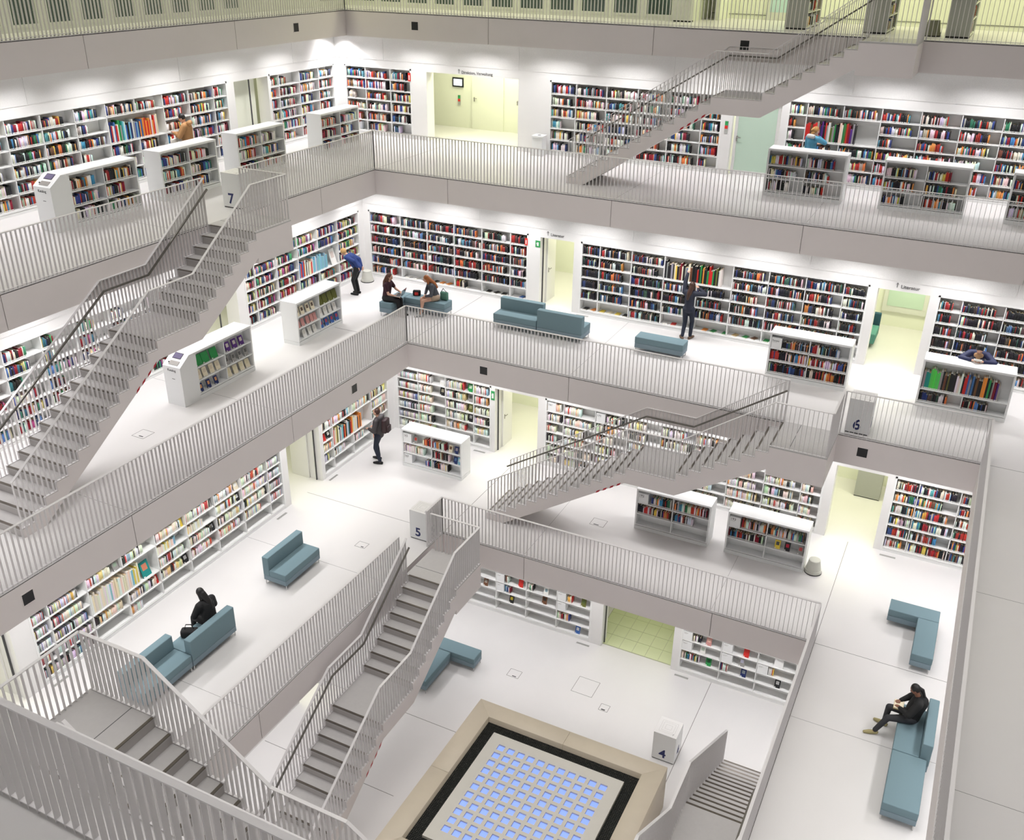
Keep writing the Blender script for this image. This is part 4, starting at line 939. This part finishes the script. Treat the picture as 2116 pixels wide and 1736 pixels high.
grp = [((.13, .34, .58, .80), 2, 'cream', (.15, .1, .08), .15, .24), ((.13, .32, .54, .72, .87), 1, 'pink', None, .13, .22), ((.36, .60, .82), 0, 'white', (.7, .68, .62), .15, .23), ((mid+.14, mid+.36, mid+.60, mid+.82), 2, 'olive', None, .20, .27), ((mid+.12, mid+.34, mid+.56, mid+.78), 1, 'white', (.7, .66, .6), .15, .24), ((mid+.12, mid+.36, mid+.62, mid+.86), 0, 'blue', (.5, .05, .08), .15, .24)]
for us_, r, cn, c2, w_, h in grp:
    for i, u in enumerate(us_): face_out(G, u, rz[r], w_, h, cn, '%s display book, %s of the %s %s row before the bending person' % (cn, ORD[i+1], rn[r], bn(u)), .05, c2, 'display books before the bending person')
# level 7 left and back
t, G, mid, rz = unit(7, 'left', -3.60, 'free-standing white bookcase with the upper catalogue terminal at the upper left', {'klab': 'white catalogue terminal with sloped screen at the upper left'}, True); fill_unit(G, mid, rz, rf())
for a, lab in ((-.78, 'free-standing bookcase at upper left, second from the catalogue terminal'), (2.08, 'free-standing bookcase at upper left behind the cube numbered 7'), (5.88, 'free-standing bookcase in the top back corner near the doorway')):
    t, G, mid, rz = unit(7, 'left', a, lab, {}); fill_unit(G, mid, rz, rf())
for a, lab in ((5.77, 'free-standing grey-lit bookcase at upper right before the blonde person'), (8.75, 'free-standing bookcase at upper right, between two others'), (11.73, 'free-standing bookcase cut by the right edge of the upper gallery')):
    t, G, mid, rz = unit(7, 'back', a, lab, {}); fill_unit(G, mid, rz, rf(.5, .95))

# ------------------------------------------------------------------ numbered cubes
def cube(k, x0, x1, y0, y1, num, lab, extra=False):
    t = thing('info_cube', lab, 'info stand', ((x0+x1)/2, (y0+y1)/2, Z(k))); a, b = (x1-x0)/2, (y1-y0)/2
    put('base', MB().box(-a+.01, a-.01, -b+.01, b-.01, 0, .03, M['ink']), t); put('body', MB().box(-a, a, -b, b, .03, .86, M['unit']), t); put('top_plate', MB().box(-a, a, -b, b, .86, .872, M['wall']), t)
    text('numeral', num, M['navy'], .36, t, (-.02, -b-.001, .12), (PI/2, 0, 0), off=.008, align='CENTER')
    text('numeral', num, M['navy'], .36, t, (a+.001, 0, .12), (PI/2, 0, PI/2), off=.008, align='CENTER')
    text('question_mark', '?', M['ink'], .09, t, (a*.55, -b*.8, .873), (0, 0, 0), .0005)
    m = MB(); 
    for q in (.08, .15, .2): 
        for p in ((-q, q, -q, -q+.003), (-q, q, q-.003, q), (-q, -q+.003, -q, q), (q-.003, q, -q, q)): m.box(*p, .872, .8728, M['keys'])
    put('floor_plan', m, t)
cube(4, 6.63, 7.21, -1.07, -.47, '4', 'white info cube numbered 4 on the lowest floor'); cube(5, -.66, -.12, -.60, -.06, '5', 'white info cube numbered 5 at the head of the lower stair')
cube(6, 9.40, 9.94, 2.74, 3.30, '6', 'white info cube numbered 6 behind the second gallery railing'); cube(7, -5.93, -5.38, -.45, .1, '7', 'white info cube numbered 7 at the head of the left stair')

# ------------------------------------------------------------------ sofas and ottomans
def sofa(k, x0, x1, y0, y1, back, lab):
    t = thing('sofa' if back else 'ottoman', lab, 'sofa' if back else 'ottoman', ((x0+x1)/2, (y0+y1)/2, Z(k))); a, b = (x1-x0)/2, (y1-y0)/2
    put('base_band', MB().box(-a+.004, a-.004, -b+.004, b-.004, .13, .27, M['band']), t, bevel=.008)
    sx0, sx1, sy0, sy1 = -a, a, -b, b; q = .19
    if back == '-x': sx0 = -a+q
    if back == '+x': sx1 = a-q
    if back == '-y': sy0 = -b+q
    if back == '+y': sy1 = b-q
    put('cushion', MB().box(sx0, sx1, sy0, sy1, .27, .45, M['blue']), t, bevel=.018, seg=3)
    if back:
        bx = {'-x': (-a, -a+q, -b, b), '+x': (a-q, a, -b, b), '-y': (-a, a, -b, -b+q), '+y': (-a, a, b-q, b)}[back]
        put('backrest', MB().box(*bx, .27, .80, M['blue']), t, bevel=.018, seg=3)
    for sx in (-1, 1):
        for sy in (-1, 1): put('leg', MB().cyl((sx*(a-.035), sy*(b-.035)), .014, .014, 0, .13, M['chrome'], 10), t)
        put('foot_rail', MB().box(sx*(a-.035)-.012, sx*(a-.035)+.012, -b+.035, b-.035, .115, .13, M['chrome']), t)
    return t
sofa(5, -2.77, -2.08, -4.02, -2.65, '-x', 'lone blue sofa on the left side of the third gallery')
sofa(5, -2.73, -2.05, -8.62, -7.25, '-x', 'blue sofa partly behind the nearest stair railing'); sofa(5, -2.73, -2.04, -7.24, -5.86, '+x', 'blue sofa on which the person in black sits')
sofa(5, 11.23, 12.33, 1.47, 1.93, None, 'blue ottoman forming the far arm of an L at the right'); sofa(5, 11.88, 12.33, .05, 1.46, None, 'blue ottoman forming the near arm of an L at the right')
sofa(5, 11.87, 12.55, -3.08, -1.68, '+x', 'blue sofa under the person reading at the right'); sofa(5, 11.87, 12.50, -4.53, -3.09, None, 'broad blue ottoman at the lower right next to the reader')
for x in (12.08,):
    pass
sofa(4, -.35, 1.14, -.38, .09, None, 'blue ottoman on the lowest floor with its end beyond the stair'); sofa(4, -.05, .40, -1.76, -.40, None, 'blue ottoman on the lowest floor running under the stair')
sofa(6, -4.0, -2.6, 4.72, 5.20, None, 'blue ottoman under the seated person with ginger hair'); sofa(6, -4.45, -4.01, 4.0, 5.15, None, 'blue ottoman under the seated person with a laptop')
sofa(6, -.98, .41, 4.77, 5.43, '+y', 'blue sofa facing the railing on the second gallery'); sofa(6, .43, 1.83, 4.77, 5.43, '-y', 'blue sofa turned away from the railing on the second gallery')
sofa(6, 3.33, 4.72, 5.0, 5.47, None, 'blue ottoman alone behind the second gallery railing')

# ------------------------------------------------------------------ stone light basin on the lowest floor
bx0, bx1, by0, by1 = 2.47, 7.40, -7.37, -2.44; q = .47; HB = 1.30
t = thing('light_basin', 'beige stone basin with black grate and glowing blue glass blocks', 'fountain', ((bx0+bx1)/2, (by0+by1)/2, 0))
A = (bx1-bx0)/2; I = A-q
for rz in range(4):
    for half in (0, 1):
        m = MB(); g = .003
        a0, a1 = (-A, -g) if half == 0 else (g, A); i0, i1 = (-I, -g) if half == 0 else (g, I)
        m.hexa([(i0, I, 0), (i1, I, 0), (a1, A, 0), (a0, A, 0), (i0, I, HB), (i1, I, HB), (a1, A, HB), (a0, A, HB)], M['stone'])
        put('stone_block', m, t, (0, 0, 0), (0, 0, rz*PI/2), .004, 1)
C = I-.31
put('basin_floor', MB().box(-I, I, -I, I, 1.0, 1.02, M['gap']), t)
g = MB(); n = int(2*I/.042)
for i in range(n+1):
    u = -I+i*2*I/n
    for (a, b) in ((-I, -C), (C, I)): g.box(u-.006, u+.006, a, b, 1.10, 1.125, M['grate'])
    if u < -C or u > C: g.box(u-.006, u+.006, -C, C, 1.10, 1.125, M['grate'])
    for (a, b) in ((-I, -C), (C, I)):
        g.box(a, b, u-.006, u+.006, 1.10, 1.125, M['grate'])
    if u < -C or u > C: g.box(-C, C, u-.006, u+.006, 1.10, 1.125, M['grate'])
put('grate', g, t)['kind'] = 'stuff'
SQ = .086; PT = .262; n = 11; off = PT*5
sl = MB(); zt = 1.20
sl.box(-C, C, off+SQ, C, 1.02, zt, M['concrete']).box(-C, C, -C, -off-SQ, 1.02, zt, M['concrete']).box(off+SQ, C, -off-SQ, off+SQ, 1.02, zt, M['concrete']).box(-C, -off-SQ, -off-SQ, off+SQ, 1.02, zt, M['concrete'])
for i in range(n-1):
    c = -off+PT*(i+.5); hw = PT/2-SQ
    sl.box(-off-SQ, off+SQ, c-hw, c+hw, 1.02, zt, M['concrete']); 
    for jj in range(n): cc = -off+PT*jj; sl.box(c-hw, c+hw, cc-SQ, cc+SQ, 1.02, zt, M['concrete'])
put('concrete_slab', sl, t)
gm = MB().box(-SQ, SQ, -SQ, SQ, -.03, 0, M['glow']).mesh('glass_block')
for i in range(n):
    for jj in range(n): link('glass_block', gm, t, (-off+PT*i, -off+PT*jj, zt-.045))

# ------------------------------------------------------------------ people
def capsules_to_mesh(name, caps, balls, vox, mt, extra=None, smooth=3):
    bm = bmesh.new()
    for c in caps:
        a, b, r0, r1 = Vector(c[0]), Vector(c[1]), c[2], c[3]
        d = b-a; L = d.length
        if L > 1e-4:
            mt_ = Matrix.Translation((a+b)/2) @ d.to_track_quat('Z', 'Y').to_matrix().to_4x4()
            bmesh.ops.create_cone(bm, cap_ends=True, segments=14, radius1=r0, radius2=r1, depth=L, matrix=mt_)
        for p, r in ((a, r0), (b, r1)): bmesh.ops.create_icosphere(bm, subdivisions=2, radius=r, matrix=Matrix.Translation(p))
    for (p, r3, rot) in balls:
        mm = Matrix.Translation(p) @ (rot.to_matrix().to_4x4() if rot else Matrix()) @ Matrix.Diagonal((*r3, 1))
        bmesh.ops.create_icosphere(bm, subdivisions=3, radius=1, matrix=mm)
    me = bpy.data.meshes.new(name); bm.to_mesh(me); bm.free()
    o = bpy.data.objects.new(name, me); COL.objects.link(o)
    r = o.modifiers.new('r', 'REMESH'); r.mode = 'VOXEL'; r.voxel_size = vox; r.use_smooth_shade = True
    s_ = o.modifiers.new('s', 'SMOOTH'); s_.iterations = smooth; s_.factor = .5
    bpy.context.view_layer.update()
    me2 = bpy.data.meshes.new_from_object(o.evaluated_get(bpy.context.evaluated_depsgraph_get()))
    bpy.data.objects.remove(o); me2.materials.clear(); me2.materials.append(mt)
    for p in me2.polygons: p.use_smooth = True
    return me2
def ik(a, c, l1, l2, hint):
    a, c, hint = Vector(a), Vector(c), Vector(hint); d = c-a; L = d.length
    if L > (l1+l2)*.995: c = a+d.normalized()*(l1+l2)*.995; d = c-a; L = d.length
    x = (l1*l1-l2*l2+L*L)/(2*L); h = math.sqrt(max(0, l1*l1-x*x)); n = d.normalized()
    hp = hint-n*hint.dot(n)
    if hp.length < 1e-4: hp = Vector((0, 0, 1))
    return a+n*x+hp.normalized()*h, c
def person(label, loc, yaw, sc, pelvis, chest, head, feet, hands, knee_hint, elbow_hint, look, skin, top, topcol, legcol, shoecol, hair, haircol, sleeve='long', bare=False, shoulder_dir=(1, 0, 0), grip=.6, extras=()):
    """local frame: x right, y forward, z up, metres"""
    t = thing('person', label, 'person', loc, yaw); t.scale = (sc, sc, sc)
    P = Vector(pelvis); Cc = Vector(chest); Hd = Vector(head); sd = Vector(shoulder_dir).normalized()
    look = Vector(look).normalized(); up = (Hd-Cc).normalized()
    neck = Cc+(Hd-Cc)*.35
    hips = [P-sd*.09, P+sd*.09]; shs = [Cc-sd*.175+Vector((0, 0, .0)), Cc+sd*.175]
    caps = []; balls = []; topc = []; legc = []; shoec = []; K = []; E = []; Wr = []; An = []
    for i in (0, 1):
        kn, an = ik(hips[i], feet[i][:3], .44, .43, knee_hint[i] if isinstance(knee_hint[0], (tuple, list)) else knee_hint); K.append(kn); An.append(an)
        el, wr = ik(shs[i], hands[i], .29, .26, elbow_hint[i] if isinstance(elbow_hint[0], (tuple, list)) else elbow_hint); E.append(el); Wr.append(wr)
    mid = (P+Cc)/2
    caps += [(P-sd*.06, P+sd*.06, .105, .105), (P, mid, .11, .11), (mid, Cc-up*.08, .11, .125), (Cc-sd*.12, Cc+sd*.12, .065, .065), (Cc, neck, .06, .055), (neck, Hd-up*.03, .052, .052)]
    for i in (0, 1):
        caps += [(hips[i], K[i], .085, .055), (K[i], An[i], .055, .036), (shs[i], E[i], .05, .038), (E[i], Wr[i], .038, .026)]
        fd = Vector(feet[i][3:6]) if len(feet[i]) > 3 else Vector((0, 1, 0)); An_ = An[i]
        caps.append((An_+Vector((0, 0, -.04)), An_+fd.normalized()*.16+Vector((0, 0, -.055)), .035, .028))
        shoec.append([(An_-fd.normalized()*.045+Vector((0, 0, -.045)), An_+fd.normalized()*.10+Vector((0, 0, -.05)), .043, .046), (An_+fd.normalized()*.1+Vector((0, 0, -.05)), An_+fd.normalized()*.19+Vector((0, 0, -.058)), .046, .032)])
        # hand: palm, four fingers and a thumb curling
        hd = (Wr[i]-E[i]).normalized(); side = hd.cross(Vector((0, 0, 1))); side = side.normalized() if side.length > .1 else sd.copy(); nrm = side.cross(hd).normalized()*(-1)
        pal = Wr[i]+hd*.055; caps += [(Wr[i], pal-side*.018, .024, .022), (Wr[i], pal+side*.018, .024, .022)]
        for j, fl_ in enumerate((.062, .074, .068, .052)):
            b0 = pal+side*(-.03+.02*j)+hd*.018; m1 = b0+(hd*.9+nrm*grip*.5).normalized()*fl_*.5; e1 = m1+(hd*.5+nrm*grip).normalized()*fl_*.5
            caps += [(b0, m1, .0105, .0095), (m1, e1, .0095, .008)]
        s2 = -1 if i == 1 else 1; tb = Wr[i]+hd*.02+side*s2*.024; caps += [(tb, tb+(hd+side*s2*.9).normalized()*.04, .012, .0105), (tb+(hd+side*s2*.9).normalized()*.04, tb+(hd+side*s2*.9).normalized()*.035+(hd+nrm*grip).normalized()*.035, .0105, .009)]
    rot = look.to_track_quat('Y', 'Z')
    R3 = rot.to_matrix(); fx, fy, fz = R3.col[0], R3.col[1], R3.col[2]
    balls += [(Hd, (.074, .092, .108), rot), (Hd+fy*.03-fz*.055, (.052, .058, .050), rot)]
    caps += [(Hd+fy*.088+fz*.012, Hd+fy*.104-fz*.022, .009, .014), (Hd-fx*.075, Hd-fx*.078-fz*.02, .016, .012), (Hd+fx*.075, Hd+fx*.078-fz*.02, .016, .012), (Hd+fy*.083-fz*.052-fx*.016, Hd+fy*.083-fz*.052+fx*.016, .0085, .0085)]
    link('body', capsules_to_mesh('body', caps, balls, .0095, skin, smooth=2), t)
    for sx in (-1, 1): 
        o = link('eye', MB().cyl((0, 0), .010, .006, 0, .006, M['ink'], 8).mesh('eye'), t, Hd+fy*.084+fz*.018+fx*.03*sx); o.rotation_euler = (rot @ Euler((-PI/2, 0, 0)).to_quaternion()).to_euler()
    g = .020 if top != 'thin' else .012; pf = .035 if top == 'puffer' else 0
    tc = [(P-sd*.05+up*0, P+sd*.05, .115+g*.5, .115+g*.5), (P, mid, .118+g+pf*.5, .115+g+pf), (mid, Cc-up*.07, .115+g+pf, .128+g+pf*.5), (Cc-sd*.13, Cc+sd*.13, .07+g, .07+g), (Cc, Cc+(neck-Cc)*.55, .07+g*.6, .062+g*.3)]
    for i in (0, 1):
        tc.append((shs[i], E[i] if sleeve != 'short' else shs[i]+(E[i]-shs[i])*.6, .056+g+pf*.3, (.045+g+pf*.3) if sleeve != 'short' else .062))
        if sleeve == 'long': tc.append((E[i], E[i]+(Wr[i]-E[i])*.93, .044+g+pf*.2, .033+g*.6))
    link('jacket' if top != 'thin' else 'shirt', capsules_to_mesh('top', tc, [], .016, topcol), t)
    lc = [(P-sd*.06, P+sd*.06, .122, .122), (P, P+(mid-P)*.35, .118, .115)]
    for i in (0, 1):
        if bare: lc.append((hips[i], hips[i]+(K[i]-hips[i])*.35, .097, .088))
        else: lc += [(hips[i], K[i], .097, .067), (K[i], K[i]+(An[i]-K[i])*.95, .066, .052)]
    link('trousers' if not bare else 'shorts', capsules_to_mesh('legs', lc, [], .016, legcol), t)
    for sc_ in shoec: link('shoe', capsules_to_mesh('shoe', sc_, [], .010, shoecol, smooth=1), t)
    if hair:
        hb = [(Hd-fy*.018+fz*.022, (.086, .092, .104), rot)]; hc = []
        if hair == 'long':
            b0 = Hd-fy*.06; b1 = Cc-fy*.11+up*.02; hc += [(b0-fz*.02, b1, .075, .07), (b1, b1-up*.16, .07, .045), (Hd-fx*.055-fy*.02, Hd-fx*.07-fz*.14-fy*.02, .04, .035), (Hd+fx*.055-fy*.02, Hd+fx*.07-fz*.14-fy*.02, .04, .035)]
        if hair == 'tail': hc += [(Hd-fy*.09, Hd-fy*.12-fz*.05, .035, .035), (Hd-fy*.12-fz*.05, Cc-fy*.12, .038, .022)]
        if hair == 'bun': hc += [(Hd-fy*.10+fz*.02, Hd-fy*.12+fz*.0, .045, .04), (Hd-fy*.07-fz*.06, Hd-fy*.09-fz*.10, .05, .04)]
        if hair == 'curly': hb.append((Hd-fy*.01+fz*.035, (.098, .10, .10), rot))
        link('hair', capsules_to_mesh('hair', hc, hb, .011, haircol, smooth=1), t)
    return t, Hd, Cc, P, (fx, fy, fz), Wr
def pd(x, y, z): return (x, y, z, 0, 1, 0)
JN = cm('navy_denim', (.012, .018, .035)); BK = cm('black_cloth', (.008, .008, .009)); BRH = cm('brown_hair', (.05, .02, .012), .5); BKH = cm('black_hair', (.006, .005, .005), .5)
# backpack wearer, third gallery
t, Hd, Cc, P, ax, _ = person('person in dark puffer jacket with backpack standing before the tall books', (-3.66, 2.50, Z(5)), PI/2+.15, 1.05, (0, 0, .93), (0, -.01, 1.40), (-.01, .04, 1.62), [(-.12, -.05, .09, -.15, 1, 0), (.13, .10, .09, .1, 1, 0)], [(-.16, .24, 1.12), (.16, .22, 1.08)], (0, 1, 0), [(-.6, -.6, -.6), (.6, -.6, -.6)], (-.15, 1, .10), M['skin'], 'puffer', cm('charcoal_puffer', (.040, .034, .037), .6), JN, BK, 'short', BRH)
bp_ = MB().box(-.15, .15, -.30, -.15, 1.02, 1.45, cm('maroon_pack', (.030, .012, .014), .5)); b = put('backpack', bp_, t, bevel=.05, seg=3); put('pocket', MB().box(-.11, .11, -.35, -.29, 1.05, 1.25, cm('maroon_pack', (.03, .012, .014))), b, bevel=.02)
hoodie = capsules_to_mesh('hood', [((-.07, -.09, 1.49), (.07, -.09, 1.49), .065, .065)], [], .014, cm('grey_hood', (.09, .085, .09))); link('hood', hoodie, t)
# bending person in blue
t, Hd, Cc, P, ax, _ = person('person with short blond hair in a blue jacket bending towards the shelf', (-6.14, 5.30, Z(6)), PI/2+.1, .96, (0, -.06, .92), (.0, .25, 1.28), (-.02, .43, 1.41), [(-.10, .0, .09, 0, 1, 0), (.10, .02, .09, 0, 1, 0)], [(-.10, -.12, .98), (.12, -.14, .95)], (0, 1, 0), [(-.4, -.8, .5), (.4, -.8, .5)], (-.1, 1, -.35), M['skin'], 'thin2', cm('royal_blue_cloth', (.012, .035, .16)), BK, BK, 'curly', cm('blond_hair', (.55, .34, .13)))
# reaching person
person('person in dark sweater with long brown hair reaching up to the tall shelf', (4.33, 6.62, Z(6)), 0, .99, (0, 0, .93), (0, .02, 1.40), (.03, .05, 1.62), [(-.10, -.06, .09, -.5, .8, 0), (.10, .05, .09, .3, 1, 0)], [(-.17, .16, 1.93), (.17, .26, 1.50)], (0, 1, 0), [(-.8, -.1, -.2), (.8, -.3, -.6)], (.1, 1, .12), M['skin'], 'thin2', cm('midnight_knit', (.020, .024, .042)), JN, cm('brown_shoe', (.13, .08, .05)), 'long', BRH)
# leaning person
t, Hd, Cc, P, ax, W_ = person('person in navy padded jacket leaning on the low bookcase reading', (11.88, 6.08, Z(6)), PI, 1.04, (0, -.10, .93), (0, .30, 1.30), (0, .44, 1.47), [(-.12, -.2, .09, 0, 1, 0), (.12, -.05, .09, 0, 1, 0)], [(-.13, .62, 1.24), (.13, .62, 1.24)], (0, 1, 0), [(-1, .1, -.3), (1, .1, -.3)], (0, .55, -.75), M['skin'], 'puffer', cm('navy_padded', (.010, .016, .075), .6), JN, BK, 'short', BKH)
link('scarf', capsules_to_mesh('scarf', [((-.05, .40, 1.30), (.05, .40, 1.30), .06, .06), ((0, .42, 1.28), (0, .44, 1.12), .05, .04)], [], .012, cm('tan_scarf', (.42, .25, .13))), t)
ob = put('open_book', MB().box(-.09, .09, 0, .015, 0, .13, M['book'], (.85, .83, .78)).box(-.092, .092, .015, .02, -.002, .132, M['book'], (.8, .8, .8)), None, (11.88, 5.40, Z(6)+1.262), (.7, 0, 0)); tag(ob, 'small white book held by the leaning person', 'book')
# seated person with laptop
t, Hd, Cc, P, ax, _ = person('seated person in maroon shirt with long brown hair using a laptop', (-4.30, 4.22, Z(6)), -PI/2+.15, .97, (0, -.02, .56), (0, .06, 1.02), (0, .12, 1.24), [(-.10, .44, .09, 0, 1, 0), (.10, .44, .09, 0, 1, 0)], [(-.14, .40, .74), (.12, .38, .68)], (0, .3, 1), [(-.6, -.3, -.5), (.6, -.3, -.5)], (0, 1, -.25), M['skin'], 'thin', cm('maroon_shirt', (.035, .006, .014)), BK, BK, 'long', cm('auburn_hair', (.09, .03, .012), .5), 'short')
lt = thing('laptop', 'open silver laptop with lit screen on the lap of the seated person', 'laptop', (-3.90, 4.26, Z(6)+.665), -PI/2+.15)
put('keyboard_deck', MB().box(-.16, .16, -.11, .11, 0, .015, M['chrome']).box(-.14, .14, -.06, .09, .015, .017, M['ink']), lt)
put('screen_lid', MB().box(-.16, .16, 0, .012, 0, .22, M['chrome']).box(-.15, .15, -.003, 0, .012, .21, M['black']).box(-.14, .14, -.005, -.003, .02, .2, mat('laptop_screen', (.4, .6, .7), .3, emit=(.45, .68, .75), estr=.7)), lt, (0, .11, .012), (-.35, 0, 0))
# seated person with ginger hair
person('seated person in grey top with long ginger hair and bare legs', (-3.03, 4.93, Z(6)), 2.35, .97, (0, -.02, .57), (.0, .14, .98), (.03, .27, 1.17), [(-.09, .50, .09, 0, 1, 0), (.09, .42, .09, 0, 1, 0)], [(-.10, .34, .66), (.10, .30, .64)], (0, .3, 1), [(-.6, .0, -.5), (.6, .0, -.5)], (.3, 1, -.35), M['skin'], 'thin', cm('slate_top', (.06, .065, .08)), cm('beige_shorts', (.40, .30, .22)), cm('pale_trainers', (.35, .36, .36)), 'long', cm('ginger_hair', (.32, .10, .025), .5), 'long', True)
t = thing('shoulder_bag', 'green cloth bag behind the person with ginger hair', 'bag', (-2.80, 5.06, Z(6)+.452)); put('pouch', MB().box(-.13, .13, -.05, .07, 0, .26, cm('sage_cloth', (.09, .22, .16))), t, bevel=.04); put('strap', MB().bar((-.1, 0, .25), (0, -.05, .38), .02, .01, BK).bar((0, -.05, .38), (.1, 0, .25), .02, .01, BK), t)
t = thing('handbag', 'dark handbag with red print between the two seated people', 'bag', (-3.74, 5.02, Z(6)+.452), .4); put('pouch', MB().box(-.12, .12, -.06, .06, 0, .17, BK), t, bevel=.03); put('print', MB().box(-.06, .05, -.066, -.06, .03, .12, M['bright']), t)
# person in black on the sofa
t, Hd, Cc, P, ax, _ = person('seated person in black with long black hair seen from behind', (-2.40, -6.25, Z(5)), PI/2-.1, 1.02, (0, 0, .56), (.0, .08, 1.02), (-.02, .18, 1.24), [(-.11, .48, .09, 0, 1, 0), (.11, .48, .09, 0, 1, 0)], [(-.10, .36, .72), (.10, .34, .72)], (0, .3, 1), [(-.6, -.2, -.5), (.6, -.2, -.5)], (-.1, 1, -.45), M['skin'], 'puffer', BK, BK, BK, 'long', BKH)
t = thing('handbag', 'black leather handbag on the sofa beside the person in black', 'bag', (-2.52, -6.78, Z(5)+.452), .5); put('pouch', MB().box(-.19, .19, -.1, .1, 0, .2, BK), t, bevel=.05, seg=3); put('handle', MB().bar((-.1, 0, .2), (-.06, 0, .32), .02, .012, BK).bar((-.06, 0, .32), (.06, 0, .32), .02, .012, BK).bar((.06, 0, .32), (.1, 0, .2), .02, .012, BK), t)
# reader at the right
t, Hd, Cc, P, ax, _ = person('seated person in black jacket and grey jeans reading an open book', (12.10, -2.12, Z(5)), PI/2+.05, 1.0, (0, 0, .56), (.0, -.05, 1.03), (-.01, .06, 1.25), [(-.17, .62, .09, -.3, 1, 0), (.17, .46, .09, .35, 1, 0)], [(-.11, .27, .78), (.11, .27, .78)], (0, .3, 1), [(-.8, -.2, -.5), (.8, -.2, -.5)], (0, .8, -.55), M['skind'], 'puffer', BK, cm('charcoal_jeans', (.035, .036, .042)), cm('patterned_trainers', (.36, .31, .15)), 'tail', BKH)
t = thing('open_book', 'open cream book on the lap of the reader at the right', 'book', (11.82, -2.14, Z(5)+.745), PI/2)
put('page_block', MB().hexa([(-.13, -.09, .01), (0, -.09, 0), (0, .09, 0), (-.13, .09, .01), (-.13, -.09, .03), (0, -.09, .02), (0, .09, .02), (-.13, .09, .03)], M['book'], (.82, .74, .56)).hexa([(0, -.09, 0), (.13, -.09, .01), (.13, .09, .01), (0, .09, 0), (0, -.09, .02), (.13, -.09, .03), (.13, .09, .03), (0, .09, .02)], M['book'], (.82, .74, .56)), t)
put('cover', MB().box(-.135, .135, -.095, .095, -.006, 0, M['book'], (.45, .35, .15)), t)
# camel jacket, upper left
t, Hd, Cc, P, ax, _ = person('person in hooded camel jacket looking at a book at the upper left', (-9.02, 1.75, Z(7)), PI/2+.5, 1.0, (0, 0, .93), (0, .02, 1.40), (0, .09, 1.60), [(-.1, 0, .09), (.1, 0, .09)], [(-.10, .32, 1.22), (.08, .32, 1.18)], (0, 1, 0), [(-.6, -.3, -.6), (.6, -.3, -.6)], (0, 1, -.5), M['skin'], 'puffer', cm('camel_cloth', (.42, .22, .09)), JN, BK, 'short', BKH)
link('hood', capsules_to_mesh('hood', [((-.07, -.10, 1.47), (.07, -.10, 1.47), .07, .07)], [], .014, cm('camel_cloth', (.42, .22, .09))), t)
ob = put('tote_bag', MB().box(-.03, .03, -.15, .15, 0, .38, cm('white_canvas', (.7, .68, .62))), None, (-9.14, 1.35, Z(7)+.72), (0, 0, .2), .02); tag(ob, 'white canvas bag hanging beside the person in camel jacket', 'bag')
# blonde in blue, upper right
t, Hd, Cc, P, ax, _ = person('person with blond tied hair and light blue top at the upper right', (6.62, 9.12, Z(7)), -.5, .97, (0, 0, .93), (0, .02, 1.39), (.02, .08, 1.60), [(-.1, 0, .09), (.1, 0, .09)], [(-.05, .26, 1.20), (.06, .17, 1.44)], (0, 1, 0), [(-.6, -.3, -.6), (.8, -.1, -.6)], (.4, 1, -.25), M['skin'], 'thin2', cm('sky_blue_cloth', (.08, .30, .46)), JN, BK, 'bun', cm('honey_hair', (.45, .24, .08)))
link('hood', capsules_to_mesh('hood', [((-.08, -.08, 1.46), (.08, -.08, 1.46), .065, .065)], [], .014, cm('pale_grey_hood', (.5, .5, .5))), t)

# ------------------------------------------------------------------ the remaining books as one object each
def build_stuff(key, name, label, cat):
    L = STUFF[key]
    if not L: return
    n = len(L); a = np.array([x[1:7] for x in L]); rz = np.array([x[0][1] for x in L]); o = np.array([x[0][0] for x in L]); col = np.array([x[7] for x in L])
    u0, u1, v0, v1, z0, z1 = a.T
    U = np.stack([u0, u1, u1, u0, u0, u1, u1, u0], 1); V = np.stack([v0, v0, v1, v1, v0, v0, v1, v1], 1); ZZ = np.stack([z0]*4+[z1]*4, 1)
    c, s = np.cos(rz)[:, None], np.sin(rz)[:, None]
    W = np.stack([o[:, 0:1]+U*c-V*s, o[:, 1:2]+U*s+V*c, o[:, 2:3]+ZZ], 2).reshape(-1, 3)
    F = (np.array(BOXF)[None]+8*np.arange(n)[:, None, None]).reshape(-1, 4)
    me = bpy.data.meshes.new(name); me.vertices.add(len(W)); me.vertices.foreach_set('co', W.ravel())
    me.loops.add(F.size); me.loops.foreach_set('vertex_index', F.ravel().astype(np.int32)); me.polygons.add(len(F))
    me.polygons.foreach_set('loop_start', np.arange(0, F.size, 4, dtype=np.int32))
    me.update(calc_edges=True); me.materials.append(M['book'])
    at = me.color_attributes.new('Col', 'FLOAT_COLOR', 'CORNER'); cc = np.concatenate([col, np.ones((n, 1))], 1); at.data.foreach_set('color', np.repeat(cc, 24, axis=0).ravel())
    ob = link(name, me); ob['kind'] = 'stuff'; tag(ob, label, cat); print(name, n, 'boxes')
build_stuff('book', 'books', 'thousands of upright library books filling the white shelves on every gallery', 'books')
build_stuff('media', 'media_cases', 'rows of film and music cases on the white shelves of the third gallery', 'media cases')
print('individual books', len(INDIV), 'objects', len(bpy.data.objects))
